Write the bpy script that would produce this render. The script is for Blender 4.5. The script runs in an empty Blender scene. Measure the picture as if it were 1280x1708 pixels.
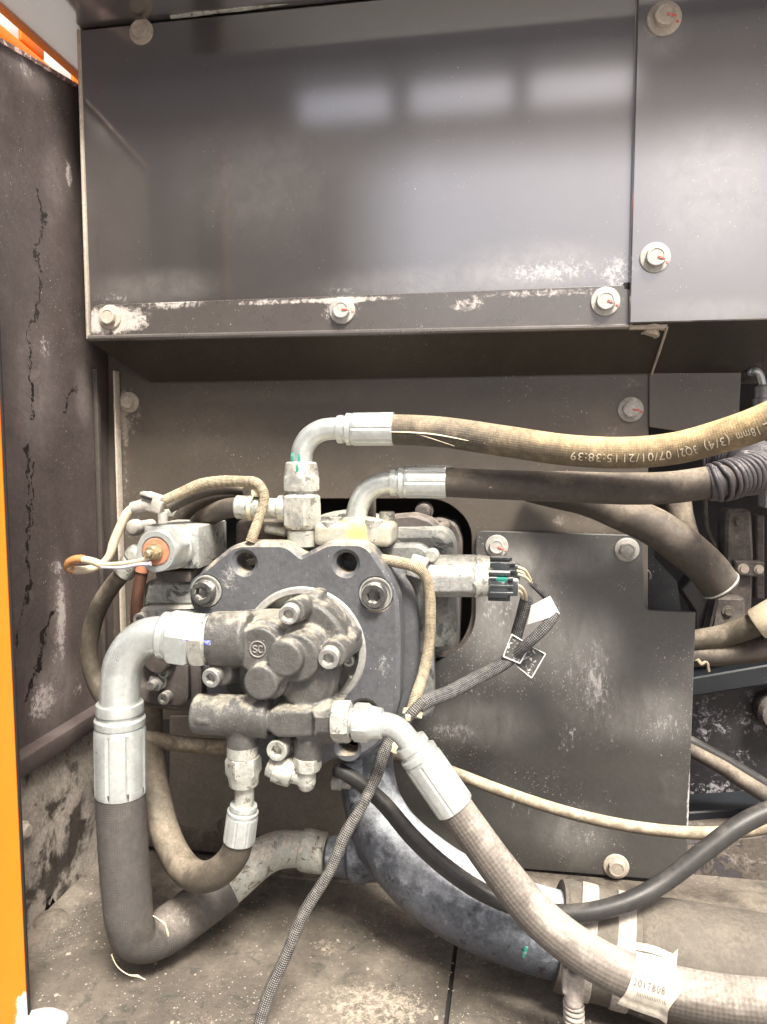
import bpy, bmesh, math, random
from mathutils import Vector, Matrix
from mathutils.geometry import tessellate_polygon
random.seed(7)
S = bpy.context.scene
COL = S.collection
# ------------------------------------------------------------------ camera
W0, H0, F = 1280.0, 1708.0, 1233.0
YAW, PITCH = math.radians(9.5), math.radians(4.5)
cam = bpy.data.objects.new('camera', bpy.data.cameras.new('camera'))
COL.objects.link(cam)
cam.location = (0, 0, 0)
cam.rotation_euler = (math.radians(90) - PITCH, 0, YAW)
cam.data.sensor_fit = 'VERTICAL'
cam.data.sensor_height = 36.0
cam.data.lens = F / H0 * 36.0
cam.data.clip_start = 0.02
cam.data.clip_end = 500.0
S.camera = cam
# ------------------------------------------------------------------ world and sun
SUN_EL, SUN_AZ = math.radians(57), math.radians(150)   # azimuth clockwise from +Y: behind the camera, to its right
w = bpy.data.worlds.new('World'); S.world = w; w.use_nodes = True
nt = w.node_tree; bg = nt.nodes['Background']
sky = nt.nodes.new('ShaderNodeTexSky'); sky.sky_type = 'NISHITA'; sky.sun_disc = False
sky.sun_elevation = SUN_EL; sky.sun_rotation = SUN_AZ
sky.air_density = 0.7; sky.dust_density = 8.0; sky.ozone_density = 0.3
nt.links.new(sky.outputs[0], bg.inputs[0]); bg.inputs[1].default_value = 0.115
sun = bpy.data.objects.new('sun', bpy.data.lights.new('sun', 'SUN')); COL.objects.link(sun)
sun.data.energy = 3.7; sun.data.angle = math.radians(14); sun.data.color = (1.0, 0.95, 0.86)
sd = Vector((math.sin(SUN_AZ) * math.cos(SUN_EL), math.cos(SUN_AZ) * math.cos(SUN_EL), math.sin(SUN_EL)))
sun.rotation_euler = sd.to_track_quat('Z', 'Y').to_euler()
S.view_settings.view_transform = 'Standard'; S.view_settings.look = 'None'
S.view_settings.exposure = 1.27; S.view_settings.gamma = 1.0
# ------------------------------------------------------------------ helpers: picture -> place
fw = Vector((-math.sin(YAW) * math.cos(PITCH), math.cos(YAW) * math.cos(PITCH), -math.sin(PITCH)))
rt = Vector((math.cos(YAW), math.sin(YAW), 0)); up = rt.cross(fw)
def ray(px, py): return fw + rt * ((px - 640) / F) + up * ((854 - py) / F)
def P(px, py, Y): d = ray(px, py); return d * (Y / d.y)
def PX(px, py, X): d = ray(px, py); return d * (X / d.x)
def PZ(px, py, Z): d = ray(px, py); return d * (Z / d.z)
def R(px, py, Y, n): return n * (Y / ray(px, py).y) / F
def proj(p): d = p.dot(fw); return 640 + F * p.dot(rt) / d, 854 - F * p.dot(up) / d

class MB:
    def __init__(s): s.v = []; s.f = []; s.uv = {}
    def ring_strip(s, a, b, n, uva=None):
        for i in range(n):
            j = (i + 1) % n
            s.f.append((a + i, a + j, b + j, b + i))
            if uva: s.uv[len(s.f) - 1] = uva(i)
    def lathe(s, p0, ax, rings, seg=40, capa=True, capb=True, rot=0.0):
        """rings: (distance along axis, radius, 'h' for a hexagon given by its apothem)"""
        ax = Vector(ax).normalized()
        t = Vector((0, 0, 1)) if abs(ax.z) < .9 else Vector((1, 0, 0))
        u = ax.cross(t).normalized(); v = ax.cross(u)
        st = []
        for rg in rings:
            d, r = rg[0], rg[1]; hx = len(rg) > 2
            st.append(len(s.v))
            for i in range(seg):
                a = 2 * math.pi * i / seg
                if hx:
                    k = (a % (math.pi / 3)) - math.pi / 6
                    rr = r / math.cos(k)
                    if len(rg) > 3: rr = min(rr, rg[3])
                else: rr = r
                a += rot
                s.v.append(Vector(p0) + ax * d + (u * math.cos(a) + v * math.sin(a)) * rr)
        for a, b in zip(st, st[1:]): s.ring_strip(b, a, seg)
        if capa: s.f.append(tuple(range(st[0], st[0] + seg)))
        if capb: s.f.append(tuple(reversed(range(st[-1], st[-1] + seg))))
        return s
    def tube(s, pts, rad, seg=20, cap=True, mod=None, step=None, flat=1.0):
        c = catmull(pts, rad, step)
        n = len(c); st = []
        T = []
        for i in range(n):
            a = c[max(i - 1, 0)][0]; b = c[min(i + 1, n - 1)][0]; T.append((b - a).normalized())
        u = T[0].orthogonal().normalized(); L = 0; ls = []
        for i in range(n):
            if i: L += (c[i][0] - c[i - 1][0]).length
            ls.append(L)
            u = (u - T[i] * u.dot(T[i])).normalized(); v = T[i].cross(u)
            st.append(len(s.v)); r = c[i][1]
            for k in range(seg):
                a = 2 * math.pi * k / seg
                rr = r * (mod(L, a, i / (n - 1)) if mod else 1.0)
                s.v.append(c[i][0] + (u * math.cos(a) + v * math.sin(a) * flat) * rr)
        rm = sum(x[1] for x in c) / n
        for i in range(n - 1):
            def uva(k, i=i):
                a0, a1 = k / seg * 2 * math.pi * rm, (k + 1) / seg * 2 * math.pi * rm
                return ((ls[i], a0), (ls[i], a1), (ls[i + 1], a1), (ls[i + 1], a0))
            s.ring_strip(st[i], st[i + 1], seg, uva)
        if cap:
            s.f.append(tuple(reversed(range(st[0], st[0] + seg)))); s.f.append(tuple(range(st[-1], st[-1] + seg)))
        return s
    def box(s, c, size, bev=0.0, M=None):
        bm = bmesh.new(); bmesh.ops.create_cube(bm, size=1.0)
        for v in bm.verts: v.co = Vector((v.co.x * size[0], v.co.y * size[1], v.co.z * size[2]))
        if bev: bmesh.ops.bevel(bm, geom=list(bm.edges), offset=bev, segments=2, affect='EDGES', profile=0.5)
        return s.add_bm(bm, Matrix.Translation(Vector(c)) @ (M.to_4x4() if M else Matrix.Identity(4)))
    def add_bm(s, bm, M=None):
        o = len(s.v); bm.verts.index_update()
        for v in bm.verts: s.v.append((M @ v.co) if M else v.co.copy())
        for f in bm.faces: s.f.append(tuple(o + v.index for v in f.verts))
        bm.free(); return s
    def prism(s, outer, depth, holes=(), ch=0.0, back=None):
        """outer: list of 3-D points in a plane facing the camera (clockwise or not), pushed back along depth vector; ch = chamfer on the front"""
        depth = Vector(depth); dn = depth.normalized()
        loops = [list(outer)] + [list(h) for h in holes]
        nrm = -dn
        def area(l):
            a = Vector((0, 0, 0)); 
            for i in range(len(l)): a += l[i].cross(l[(i + 1) % len(l)])
            return a.dot(nrm)
        if area(loops[0]) < 0: loops[0].reverse()
        for h in loops[1:]:
            if area(h) > 0: h.reverse()
        def inset(l, d):
            r = []; n = len(l)
            for i in range(n):
                a = (l[i] - l[i - 1]).normalized(); b = (l[(i + 1) % n] - l[i]).normalized()
                na = nrm.cross(a); nb = nrm.cross(b)
                m = (na + nb); m = m / max(m.length_squared / 2, .35)
                r.append(l[i] + m * d)
            return r
        front = [inset(l, ch) for l in loops] if ch else loops
        base = []
        for fr, l in zip(front, loops):
            n = len(l); a = len(s.v); s.v += fr; base.append(a); prev = a
            if ch:
                b = len(s.v); s.v += [p + dn * ch for p in l]; s.ring_strip(b, prev, n); prev = b
            c = len(s.v); s.v += [p + depth for p in l]; s.ring_strip(c, prev, n)
        tri = tessellate_polygon(front)
        flat = []; 
        for a, l in zip(base, loops): flat += list(range(a, a + len(l)))
        bk = []
        for a, l in zip(base, loops): bk += list(range(a + len(l) * (2 if ch else 1), a + len(l) * (3 if ch else 2)))
        allf = [p for l in front for p in l]
        for t in tri:
            i, j, k = t
            if (allf[j] - allf[i]).cross(allf[k] - allf[i]).dot(nrm) < 0: i, j, k = k, j, i
            s.f.append((flat[i], flat[j], flat[k])); s.f.append((bk[k], bk[j], bk[i]))
        return s
    def quad(s, a, b, c, d, t):
        """a four-cornered plate with thickness vector t"""
        o = len(s.v); t = Vector(t)
        s.v += [Vector(a), Vector(b), Vector(c), Vector(d)] + [Vector(q) + t for q in (a, b, c, d)]
        s.f += [(o, o+1, o+2, o+3), (o+7, o+6, o+5, o+4), (o, o+4, o+5, o+1), (o+1, o+5, o+6, o+2), (o+2, o+6, o+7, o+3), (o+3, o+7, o+4, o)]
        return s

def catmull(pts, rad, step=None):
    pts = [Vector(p) for p in pts]; out = []
    if len(pts) == 2:
        n = 8; return [(pts[0].lerp(pts[1], i / n), rad[0] + (rad[1] - rad[0]) * i / n) for i in range(n + 1)]
    q = [pts[0] * 2 - pts[1]] + pts + [pts[-1] * 2 - pts[-2]]
    for i in range(len(pts) - 1):
        p0, p1, p2, p3 = q[i:i + 4]
        n = max(4, int((p2 - p1).length / (step or 0.007)))
        # centripetal knots
        k1 = max((p1 - p0).length, 1e-5) ** .5; k2 = k1 + max((p2 - p1).length, 1e-5) ** .5; k3 = k2 + max((p3 - p2).length, 1e-5) ** .5
        for j in range(n + (1 if i == len(pts) - 2 else 0)):
            t = k1 + (k2 - k1) * j / n
            A1 = p0 * ((k1 - t) / k1) + p1 * (t / k1)
            A2 = p1 * ((k2 - t) / (k2 - k1)) + p2 * ((t - k1) / (k2 - k1))
            A3 = p2 * ((k3 - t) / (k3 - k2)) + p3 * ((t - k2) / (k3 - k2))
            B1 = A1 * ((k2 - t) / k2) + A2 * (t / k2)
            B2 = A2 * ((k3 - t) / (k3 - k1)) + A3 * ((t - k1) / (k3 - k1))
            out.append((B1 * ((k2 - t) / (k2 - k1)) + B2 * ((t - k1) / (k2 - k1)), rad[i] + (rad[i + 1] - rad[i]) * j / n))
    return out
def TP(spec): return [P(a, b, c) for a, b, c, r in spec], [R(a, b, c, r) for a, b, c, r in spec]
def circ(px, py, Y, n, seg=32):
    c = P(px, py, Y); r = R(px, py, Y, n)
    return [c + Vector((math.cos(2*math.pi*i/seg), 0, math.sin(2*math.pi*i/seg))) * r for i in range(seg)]
def rpoly(pts, Y, rr=0, seg=5):
    """picture polygon on the plane Y with corners rounded by rr pixels (a number, or one per corner)"""
    out = []; n = len(pts)
    for i in range(n):
        r = rr[i] if isinstance(rr, (list, tuple)) else rr
        p = Vector(pts[i]); a = Vector(pts[i - 1]) - p; b = Vector(pts[(i + 1) % n]) - p
        if r <= 0: out.append(P(p.x, p.y, Y)); continue
        r = min(r, a.length * .49, b.length * .49)
        A = p + a.normalized() * r; B = p + b.normalized() * r
        for k in range(seg + 1):
            t = k / seg; q = A * (1 - t) ** 2 + p * 2 * t * (1 - t) + B * t * t
            out.append(P(q.x, q.y, Y))
    return out

ORG = {}
def finish(o, label=None, cat=None, group=None, kind=None):
    for k, v in (('label', label), ('category', cat), ('group', group), ('kind', kind)):
        if v: o[k] = v
    return o
def thing(name, label, cat, org, group=None):
    o = bpy.data.objects.new(name, None); COL.objects.link(o); o.location = org; o.empty_display_size = .03
    ORG[o.name] = Vector(org); return finish(o, label, cat, group)
def mk(name, mb, mat, ang=32):
    me = bpy.data.meshes.new(name)
    me.from_pydata([tuple(v) for v in mb.v], [], mb.f); me.validate()
    if mb.uv and len(me.polygons) == len(mb.f):
        l = me.uv_layers.new(name='UVMap')
        for p in me.polygons:
            q = mb.uv.get(p.index)
            if q and len(q) == p.loop_total:
                for k, li in enumerate(p.loop_indices): l.data[li].uv = q[k]
    if mat: me.materials.append(mat)
    me.shade_smooth()
    if ang: me.set_sharp_from_angle(angle=math.radians(ang))
    return me
def part(name, mb, mat, parent=None, ang=32, label=None, kind=None):
    org = ORG[parent.name] if parent else Vector((0, 0, 0))
    for i, v in enumerate(mb.v): mb.v[i] = Vector(v) - org
    o = bpy.data.objects.new(name, mk(name, mb, mat, ang)); COL.objects.link(o)
    if parent: o.parent = parent
    ORG[o.name] = org
    return finish(o, label, None, None, kind)
def solo(name, mb, mat, label, cat, org, group=None, ang=32, kind=None):
    org = Vector(org)
    for i, v in enumerate(mb.v): mb.v[i] = Vector(v) - org
    o = bpy.data.objects.new(name, mk(name, mb, mat, ang)); COL.objects.link(o); o.location = org; ORG[o.name] = org
    return finish(o, label, cat, group, kind)
def cast(name, mb, mat, parent, vox=0.0017, it=5, ang=None, label=None):
    """fuse overlapping solids into one casting with softened inner corners"""
    o = part(name, mb, mat, parent, ang=0, label=label)
    m = o.modifiers.new('r', 'REMESH'); m.mode = 'VOXEL'; m.voxel_size = vox; m.use_smooth_shade = True
    m2 = o.modifiers.new('s', 'SMOOTH'); m2.factor = .5; m2.iterations = it
    dg = bpy.context.evaluated_depsgraph_get(); dg.update()
    me = bpy.data.meshes.new_from_object(o.evaluated_get(dg)); o.modifiers.clear(); o.data = me; me.name = name
    if not me.materials: me.materials.append(mat)
    me.shade_smooth()
    return o
# ------------------------------------------------------------------ materials
class NT:
    def __init__(s, name):
        s.m = bpy.data.materials.new(name); s.m.use_nodes = True; s.t = s.m.node_tree; s.b = s.t.nodes['Principled BSDF']
        s.geo = s.t.nodes.new('ShaderNodeNewGeometry'); s.pos = s.geo.outputs['Position']
    def link(s, a, b):
        if isinstance(a, (int, float)): b.default_value = a
        elif isinstance(a, tuple): b.default_value = (*a, 1.0) if len(a) == 3 and b.type == 'RGBA' else a
        else: s.t.links.new(a, b)
    def math(s, op, a, b=0.0, c=0.0, clamp=False):
        n = s.t.nodes.new('ShaderNodeMath'); n.operation = op; n.use_clamp = clamp
        s.link(a, n.inputs[0]); s.link(b, n.inputs[1]); s.link(c, n.inputs[2]); return n.outputs[0]
    def vm(s, op, a, b):
        n = s.t.nodes.new('ShaderNodeVectorMath'); n.operation = op; s.link(a, n.inputs[0]); s.link(b, n.inputs[1])
        return n.outputs['Value'] if op in ('LENGTH', 'DOT_PRODUCT') else n.outputs['Vector']
    def noise(s, scale, detail=5, rough=.6, dist=0, off=0.0, stretch=None, vec=None):
        v = vec or s.pos
        if stretch: v = s.vm('MULTIPLY', v, stretch)
        if off: v = s.vm('ADD', v, (off, off * .7, off * 1.3))
        n = s.t.nodes.new('ShaderNodeTexNoise'); s.link(v, n.inputs['Vector'])
        n.inputs['Scale'].default_value = scale; n.inputs['Detail'].default_value = detail
        n.inputs['Roughness'].default_value = rough; n.inputs['Distortion'].default_value = dist
        return n.outputs[0]
    def step(s, v, a, b, o0=0.0, o1=1.0):
        n = s.t.nodes.new('ShaderNodeMapRange'); n.interpolation_type = 'SMOOTHSTEP'
        s.link(v, n.inputs[0]); s.link(a, n.inputs[1]); s.link(b, n.inputs[2]); n.inputs[3].default_value = o0; n.inputs[4].default_value = o1
        return n.outputs[0]
    def mix(s, f, a, b):
        n = s.t.nodes.new('ShaderNodeMix'); n.data_type = 'RGBA'; s.link(f, n.inputs[0]); s.link(a, n.inputs[6]); s.link(b, n.inputs[7]); return n.outputs[2]
    def mixf(s, f, a, b):
        n = s.t.nodes.new('ShaderNodeMix'); n.data_type = 'FLOAT'; s.link(f, n.inputs[0]); s.link(a, n.inputs[2]); s.link(b, n.inputs[3]); return n.outputs[0]
    def blob(s, c, r, amp=1.0, edge=.25):
        d = s.vm('LENGTH', s.vm('DIVIDE', s.vm('SUBTRACT', s.pos, tuple(c)), tuple(r)), (0, 0, 0))
        return s.step(d, 1.0, edge, 0.0, amp)
def M(name, base, rough=.5, metal=0.0, spec=.5, var=.25, var_scale=14, dust=(.36, .31, .25), amt=.0, up=.0, d_scale=22, d_soft=.16, d_rough=.85,
      chip=None, c_amt=.0, c_scale=45, c_soft=.03, c_st=None, speck=.0, blobs=(), blob_col=None, bump=.12, b_scale=350, coat=0.0, coat_r=.12, coat_ior=1.5, grit=.5, g_scale=130, blob_st=None, blob_sc=120, blob_k=2.7, rgh_n=.25, haze=(), haze_col=(.4, .385, .365),
      pat=None, pat_col=None, marks=(), dents=0.0, extra=None):
    n = NT(name); b = n.b
    v = n.noise(var_scale, 4, .6, .4)
    k = n.math('MULTIPLY_ADD', n.math('SUBTRACT', v, .5), var * 3.0, 1.0, True)
    k2 = n.math('MULTIPLY_ADD', n.math('SUBTRACT', v, .5), var * 3.0, 1.0)
    col = n.vm('SCALE', base, (0, 0, 0)) if False else None
    vs = n.t.nodes.new('ShaderNodeVectorMath'); vs.operation = 'SCALE'; vs.inputs[0].default_value = base; n.link(k2, vs.inputs['Scale']); col = vs.outputs[0]
    rg = n.math('MULTIPLY_ADD', n.math('SUBTRACT', n.noise(30, 5, .65), .5), rgh_n, rough); mt = metal
    hgt = n.noise(b_scale, 4, .6)
    if pat:
        uv = n.t.nodes.new('ShaderNodeTexCoord').outputs['UV']
        sp = n.t.nodes.new('ShaderNodeSeparateXYZ'); n.link(uv, sp.inputs[0]); U, V = sp.outputs[0], sp.outputs[1]
        kind, pitch, depth = pat
        fr = 2 * math.pi / pitch
        if kind == 'braid':
            a = n.math('SINE', n.math('MULTIPLY', n.math('MULTIPLY_ADD', V, 1.0, U), fr))
            c = n.math('SINE', n.math('MULTIPLY', n.math('SUBTRACT', U, V), fr))
            pt = n.math('MULTIPLY_ADD', n.math('MULTIPLY', a, c), .5, .5)
        elif kind == 'wrap':
            pt = n.math('MULTIPLY_ADD', n.math('SINE', n.math('MULTIPLY', n.math('MULTIPLY_ADD', V, .25, U), fr)), .5, .5)
        hgt = n.math('MULTIPLY_ADD', pt, depth, n.math('MULTIPLY', hgt, .6))
        if pat_col: col = n.mix(n.step(n.math('MULTIPLY_ADD', n.math('SUBTRACT', n.noise(120, 4), .5), .9, pt), .35, .75), col, pat_col)
    if grit:
        gm = n.math('MULTIPLY_ADD', n.math('SUBTRACT', n.noise(g_scale, 9, .78, .3, 11.3), .5), grit * 2.6, 1.0)
        gm = n.math('MULTIPLY', gm, n.math('MULTIPLY_ADD', n.math('SUBTRACT', n.noise(34, 5, .7, .8, 15.1), .5), grit * 1.1, 1.0))
        gs = n.t.nodes.new('ShaderNodeVectorMath'); gs.operation = 'SCALE'; n.link(col, gs.inputs[0]); n.link(n.math('MAXIMUM', gm, .15), gs.inputs['Scale']); col = gs.outputs[0]
    if chip:
        cn = n.noise(c_scale, 8, .68, .6, 3.1, c_st)
        if c_amt >= 0: cm = n.step(cn, 1 - c_amt, 1 - c_amt + c_soft)
        col = n.mix(cm, col, chip); hgt = n.math('MULTIPLY_ADD', cm, -.6, hgt); mt = n.math('MULTIPLY', n.math('SUBTRACT', 1.0, cm), metal)
    dm = None
    if amt or up:
        dn = n.noise(d_scale, 8, .66, .3, 7.7)
        x = n.math('MULTIPLY_ADD', n.math('SUBTRACT', dn, .5), 1.6, amt)
        if up:
            sp = n.t.nodes.new('ShaderNodeSeparateXYZ'); n.link(n.geo.outputs['Normal'], sp.inputs[0])
            x = n.math('MULTIPLY_ADD', n.math('MAXIMUM', sp.outputs[2], -.25), up, x)
        dm = n.step(x, .5 - d_soft * 2, .5 + d_soft * 2)
        dm = n.math('MULTIPLY', dm, n.math('MULTIPLY_ADD', n.noise(260, 3, .7), .5, .66), 0, True)
        dv = n.mix(n.step(n.math('MULTIPLY_ADD', n.noise(170, 6, .75, .2, 6.6), .7, n.math('MULTIPLY', n.noise(14, 5, .7, .5, 2.2), .5)), .4, .8), tuple(x * .55 for x in dust), tuple(min(1, x * 1.3) for x in dust))
        col = n.mix(dm, col, dv); rg = n.mixf(dm, rg, d_rough)
        mt = n.math('MULTIPLY', n.math('SUBTRACT', 1.0, dm), mt)
    if blobs:
        fn = n.noise(blob_sc, 9, .78, .5, 1.7, blob_st)
        tot = None
        for bl in blobs:
            q = n.blob(*bl); tot = q if tot is None else n.math('ADD', tot, q)
        bmk = n.step(n.math('MULTIPLY_ADD', n.math('SUBTRACT', fn, .5), blob_k, tot), .5, 1.0)
        bmk = n.math('MULTIPLY', bmk, n.step(tot, .02, .3), 0, True)
        col = n.mix(bmk, col, blob_col or dust); rg = n.mixf(bmk, rg, .9); mt = n.math('MULTIPLY', n.math('SUBTRACT', 1.0, bmk), mt)
    if haze:
        tot = None
        for bl in haze:
            q = n.blob(*bl); tot = q if tot is None else n.math('ADD', tot, q)
        hm = n.math('MULTIPLY', tot, n.math('MULTIPLY_ADD', n.noise(26, 9, .75, .6, 21.0, blob_st), 1.6, -.35), 0, True)
        col = n.mix(hm, col, haze_col); rg = n.mixf(hm, rg, .8)
    if speck:
        sk = n.step(n.noise(330, 2, .5, 0, 5.5), .74 - speck * .1, .78 - speck * .1)
        sk = n.math('MULTIPLY', sk, n.step(n.noise(7, 3, .6, 0, 9.1), .45, .62))
        col = n.mix(sk, col, (.5, .47, .43))
    for mc, mr, mcol in marks:
        q = n.blob(mc, mr, 1.0, .55)
        q = n.step(n.math('MULTIPLY_ADD', n.math('SUBTRACT', n.noise(200, 4), .5), .7, q), .45, .6)
        col = n.mix(q, col, mcol)
    if extra: col, rg = extra(n, col, rg)
    n.link(col, b.inputs['Base Color']); n.link(n.math('MAXIMUM', rg, .08), b.inputs['Roughness']); n.link(mt, b.inputs['Metallic'])
    b.inputs['Specular IOR Level'].default_value = spec
    if coat: b.inputs['Coat Weight'].default_value = min(coat, 1); b.inputs['Coat Roughness'].default_value = coat_r; b.inputs['Coat IOR'].default_value = coat_ior
    bp = n.t.nodes.new('ShaderNodeBump'); bp.inputs['Strength'].default_value = bump; bp.inputs['Distance'].default_value = .002
    if dm is not None: hgt = n.math('MULTIPLY_ADD', dm, .5, hgt)
    if dents: hgt = n.math('MULTIPLY_ADD', n.noise(16, 3, .5), dents, hgt)
    n.link(hgt, bp.inputs['Height']); n.link(bp.outputs[0], b.inputs['Normal'])
    return n.m
TAN = (.40, .35, .285)
# ------------------------------------------------------------------ the materials
YP, YB = 1.32, 1.43            # upper covers, bulkhead behind the pump
WHT = (.62, .59, .55)
def pb(px, py, Y, rx, rz, amp=1.0, edge=.2): return (P(px, py, Y), (R(px, py, Y, rx), .25, R(px, py, Y, rz)), amp, edge)
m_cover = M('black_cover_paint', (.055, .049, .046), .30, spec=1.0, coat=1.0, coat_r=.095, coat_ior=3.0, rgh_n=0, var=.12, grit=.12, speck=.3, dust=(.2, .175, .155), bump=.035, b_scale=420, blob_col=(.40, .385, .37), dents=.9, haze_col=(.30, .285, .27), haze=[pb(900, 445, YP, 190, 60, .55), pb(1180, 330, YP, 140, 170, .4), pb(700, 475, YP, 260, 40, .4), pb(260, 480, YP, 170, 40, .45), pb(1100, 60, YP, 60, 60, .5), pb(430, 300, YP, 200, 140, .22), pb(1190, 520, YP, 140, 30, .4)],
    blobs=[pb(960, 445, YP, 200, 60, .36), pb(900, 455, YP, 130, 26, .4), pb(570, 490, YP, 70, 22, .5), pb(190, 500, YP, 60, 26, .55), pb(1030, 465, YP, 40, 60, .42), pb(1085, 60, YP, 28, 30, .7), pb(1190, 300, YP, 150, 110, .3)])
m_flange_strip = M('black_bracket_paint', (.075, .067, .062), .30, spec=.9, coat=.6, coat_r=.16, coat_ior=1.9, var=.1, speck=.3, amt=.05, d_scale=6, dust=(.24, .2, .17), bump=.05, grit=.2, blob_col=(.46, .42, .385),
    blobs=[pb(190, 535, YP, 95, 34, 1.05, .4), pb(290, 508, YP, 90, 15, .8), pb(450, 505, YP, 130, 9, .7), pb(600, 500, YP, 160, 8, .8), pb(570, 520, YP, 60, 34, .75), pb(780, 510, YP, 50, 22, .75), pb(900, 490, YP, 170, 12, .7), pb(1010, 505, YP, 48, 36, .6), pb(700, 545, YP, 12, 8, .5)])
m_bulk = M('bulkhead_paint', (.074, .062, .050), .42, spec=.8, var=.2, var_scale=5, speck=.4, amt=.1, d_scale=4, dust=(.17, .14, .11), bump=.05, grit=.3, blob_col=(.30, .26, .22), dents=.6, haze_col=(.22, .18, .14), haze=[pb(330, 700, YB, 190, 90, .45), pb(900, 690, YB, 220, 50, .35), pb(1020, 720, YB, 80, 60, .5), pb(960, 880, YB, 120, 30, .5), pb(520, 660, YB, 300, 20, .4)],
    blobs=[pb(215, 690, YB, 40, 70, .6), pb(205, 760, YB, 18, 200, .5), pb(1055, 640, YB, 32, 24, .6), pb(1020, 720, YB, 40, 30, .5), pb(360, 650, YB, 220, 16, .35), pb(935, 870, YB, 26, 22, .7), pb(1035, 800, YB, 60, 20, .8)])
m_mount = M('mounting_plate_paint', (.056, .055, .052), .36, spec=.8, var=.15, var_scale=6, speck=.7, amt=.1, d_scale=6, dust=(.2, .18, .155), bump=.06, grit=.3, blob_st=(1, .6, .45), blob_sc=150, haze=[pb(850, 1030, YB, 120, 150, .75), pb(980, 1120, YB, 90, 150, .55), pb(790, 1200, YB, 130, 60, .6), pb(1080, 1190, YB, 110, 70, .5), pb(960, 1380, YB, 90, 60, .45), pb(930, 930, YB, 150, 40, .5)], blob_col=(.46, .445, .435),
    blobs=[pb(830, 1010, YB, 60, 110, .52), pb(760, 1215, YB, 90, 34, .6), pb(990, 1110, YB, 45, 90, .52), pb(945, 1225, YB, 34, 60, .5), pb(1110, 1205, YB, 70, 40, .52), pb(945, 1120, YB, 26, 50, .45), pb(975, 1390, YB, 36, 26, .5), pb(870, 1345, YB, 44, 30, .45), pb(1000, 1180, YB, 60, 90, .4), pb(1146, 1340, YB, 6, 110, .95), pb(1025, 1440, YB, 40, 24, .6), pb(790, 1150, YB, 80, 30, .4), pb(1040, 1250, YB, 80, 40, .32), pb(840, 1295, YB, 60, 30, .35)])
XL = P(186, 900, YB).x
def lb(px, py, rx, rz, amp=1.0, edge=.2):
    p = PX(px, py, XL); return (p, (.3, rx, rz), amp, edge)
def cracks(n, col, rg):
    sp = n.t.nodes.new('ShaderNodeSeparateXYZ'); n.link(n.pos, sp.inputs[0])
    wob = n.noise(9, 6, .7, 0, 4.4); tot = None
    for (pts, wd) in (([(72, 320), (50, 700)], .0045), ([(50, 740), (42, 1010)], .006), ([(62, 770), (30, 1080)], .003), ([(85, 1020), (45, 1170)], .009), ([(128, 640), (112, 690)], .004)):
        a, b = PX(*pts[0], XL), PX(*pts[1], XL)
        t = n.math('DIVIDE', n.math('SUBTRACT', sp.outputs[2], a.z), b.z - a.z)
        y = n.math('MULTIPLY_ADD', t, b.y - a.y, a.y)
        y = n.math('MULTIPLY_ADD', n.math('SUBTRACT', wob, .5), .14, y)
        d = n.math('ABSOLUTE', n.math('SUBTRACT', sp.outputs[1], y))
        wdv = n.math('MULTIPLY', n.step(n.noise(40, 5, .8, 0, 1.2), .34, .66), wd * 1.35)
        q = n.math('MULTIPLY', n.math('LESS_THAN', d, wdv), n.math('MULTIPLY', n.math('GREATER_THAN', t, 0), n.math('LESS_THAN', t, 1)))
        tot = q if tot is None else n.math('MAXIMUM', tot, q)
    return n.mix(tot, col, (.012, .009, .008)), rg
m_left = M('left_panel_paint', (.074, .059, .056), .5, spec=.45, var=.3, var_scale=9, speck=.35, amt=.14, d_scale=12, dust=(.15, .122, .112), bump=.15, blob_col=(.42, .38, .36), dents=.6, haze_col=(.36, .32, .305), haze=[lb(90, 1150, .10, .10, .7), lb(100, 1020, .05, .14, .5), lb(60, 640, .10, .16, .4), lb(95, 300, .06, .10, .35), lb(45, 110, .10, .05, .5), lb(140, 660, .04, .08, .5)],
    blobs=[lb(115, 290, .02, .045, .9), lb(40, 110, .05, .03, .7), lb(100, 1000, .03, .10, .6), lb(95, 1090, .035, .09, .55), lb(72, 1170, .07, .06, .85), lb(105, 1040, .02, .12, .5), lb(160, 650, .02, .04, .7), lb(75, 580, .03, .04, .6), lb(93, 945, .05, .02, .6), lb(130, 1150, .03, .03, .6)], extra=cracks)
m_rail = M('frame_rail_dusty', (.05, .042, .036), .6, var=.3, amt=.58, d_scale=13, d_soft=.05, dust=(.36, .32, .28), chip=(.04, .03, .025), c_amt=.46, c_scale=26, c_soft=.03, c_st=(1, 1, .4), bump=.3)
m_floor = M('floor_plate_dirt', (.098, .084, .068), .75, var=.5, var_scale=5, amt=.40, d_scale=7, d_soft=.12, dust=(.215, .187, .152), chip=(.06, .057, .045), c_amt=.45, c_scale=22, c_soft=.06, speck=.6, bump=.5, b_scale=180,
    blob_col=(.33, .285, .225), blobs=[(PZ(620, 1660, -.8), (.17, .10, .3), .75, .2), (PZ(330, 1690, -.8), (.10, .06, .3), .5, .2), (PZ(545, 1560, -.8), (.06, .04, .3), .65, .2)])
m_engine = M('engine_dark', (.024, .022, .022), .55, var=.4, amt=.05, up=.28, d_scale=18, dust=(.14, .12, .105), bump=.4)
m_engchip = M('engine_black_chipped', (.020, .019, .021), .5, var=.3, bump=.4, amt=.08, dust=(.12, .105, .10), blob_col=(.30, .29, .31), blob_sc=75, blob_k=4.5, blobs=[pb(1178, 1200, 1.66, 60, 80, .62, .1), pb(1195, 1335, 1.66, 110, 70, .62, .1), pb(1268, 1190, 1.66, 60, 80, .6, .1), pb(1225, 1265, 1.66, 60, 30, .4)])
m_blueblack = M('blue_black_sheet', (.014, .017, .021), .4, var=.2, speck=.3, bump=.06)
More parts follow.
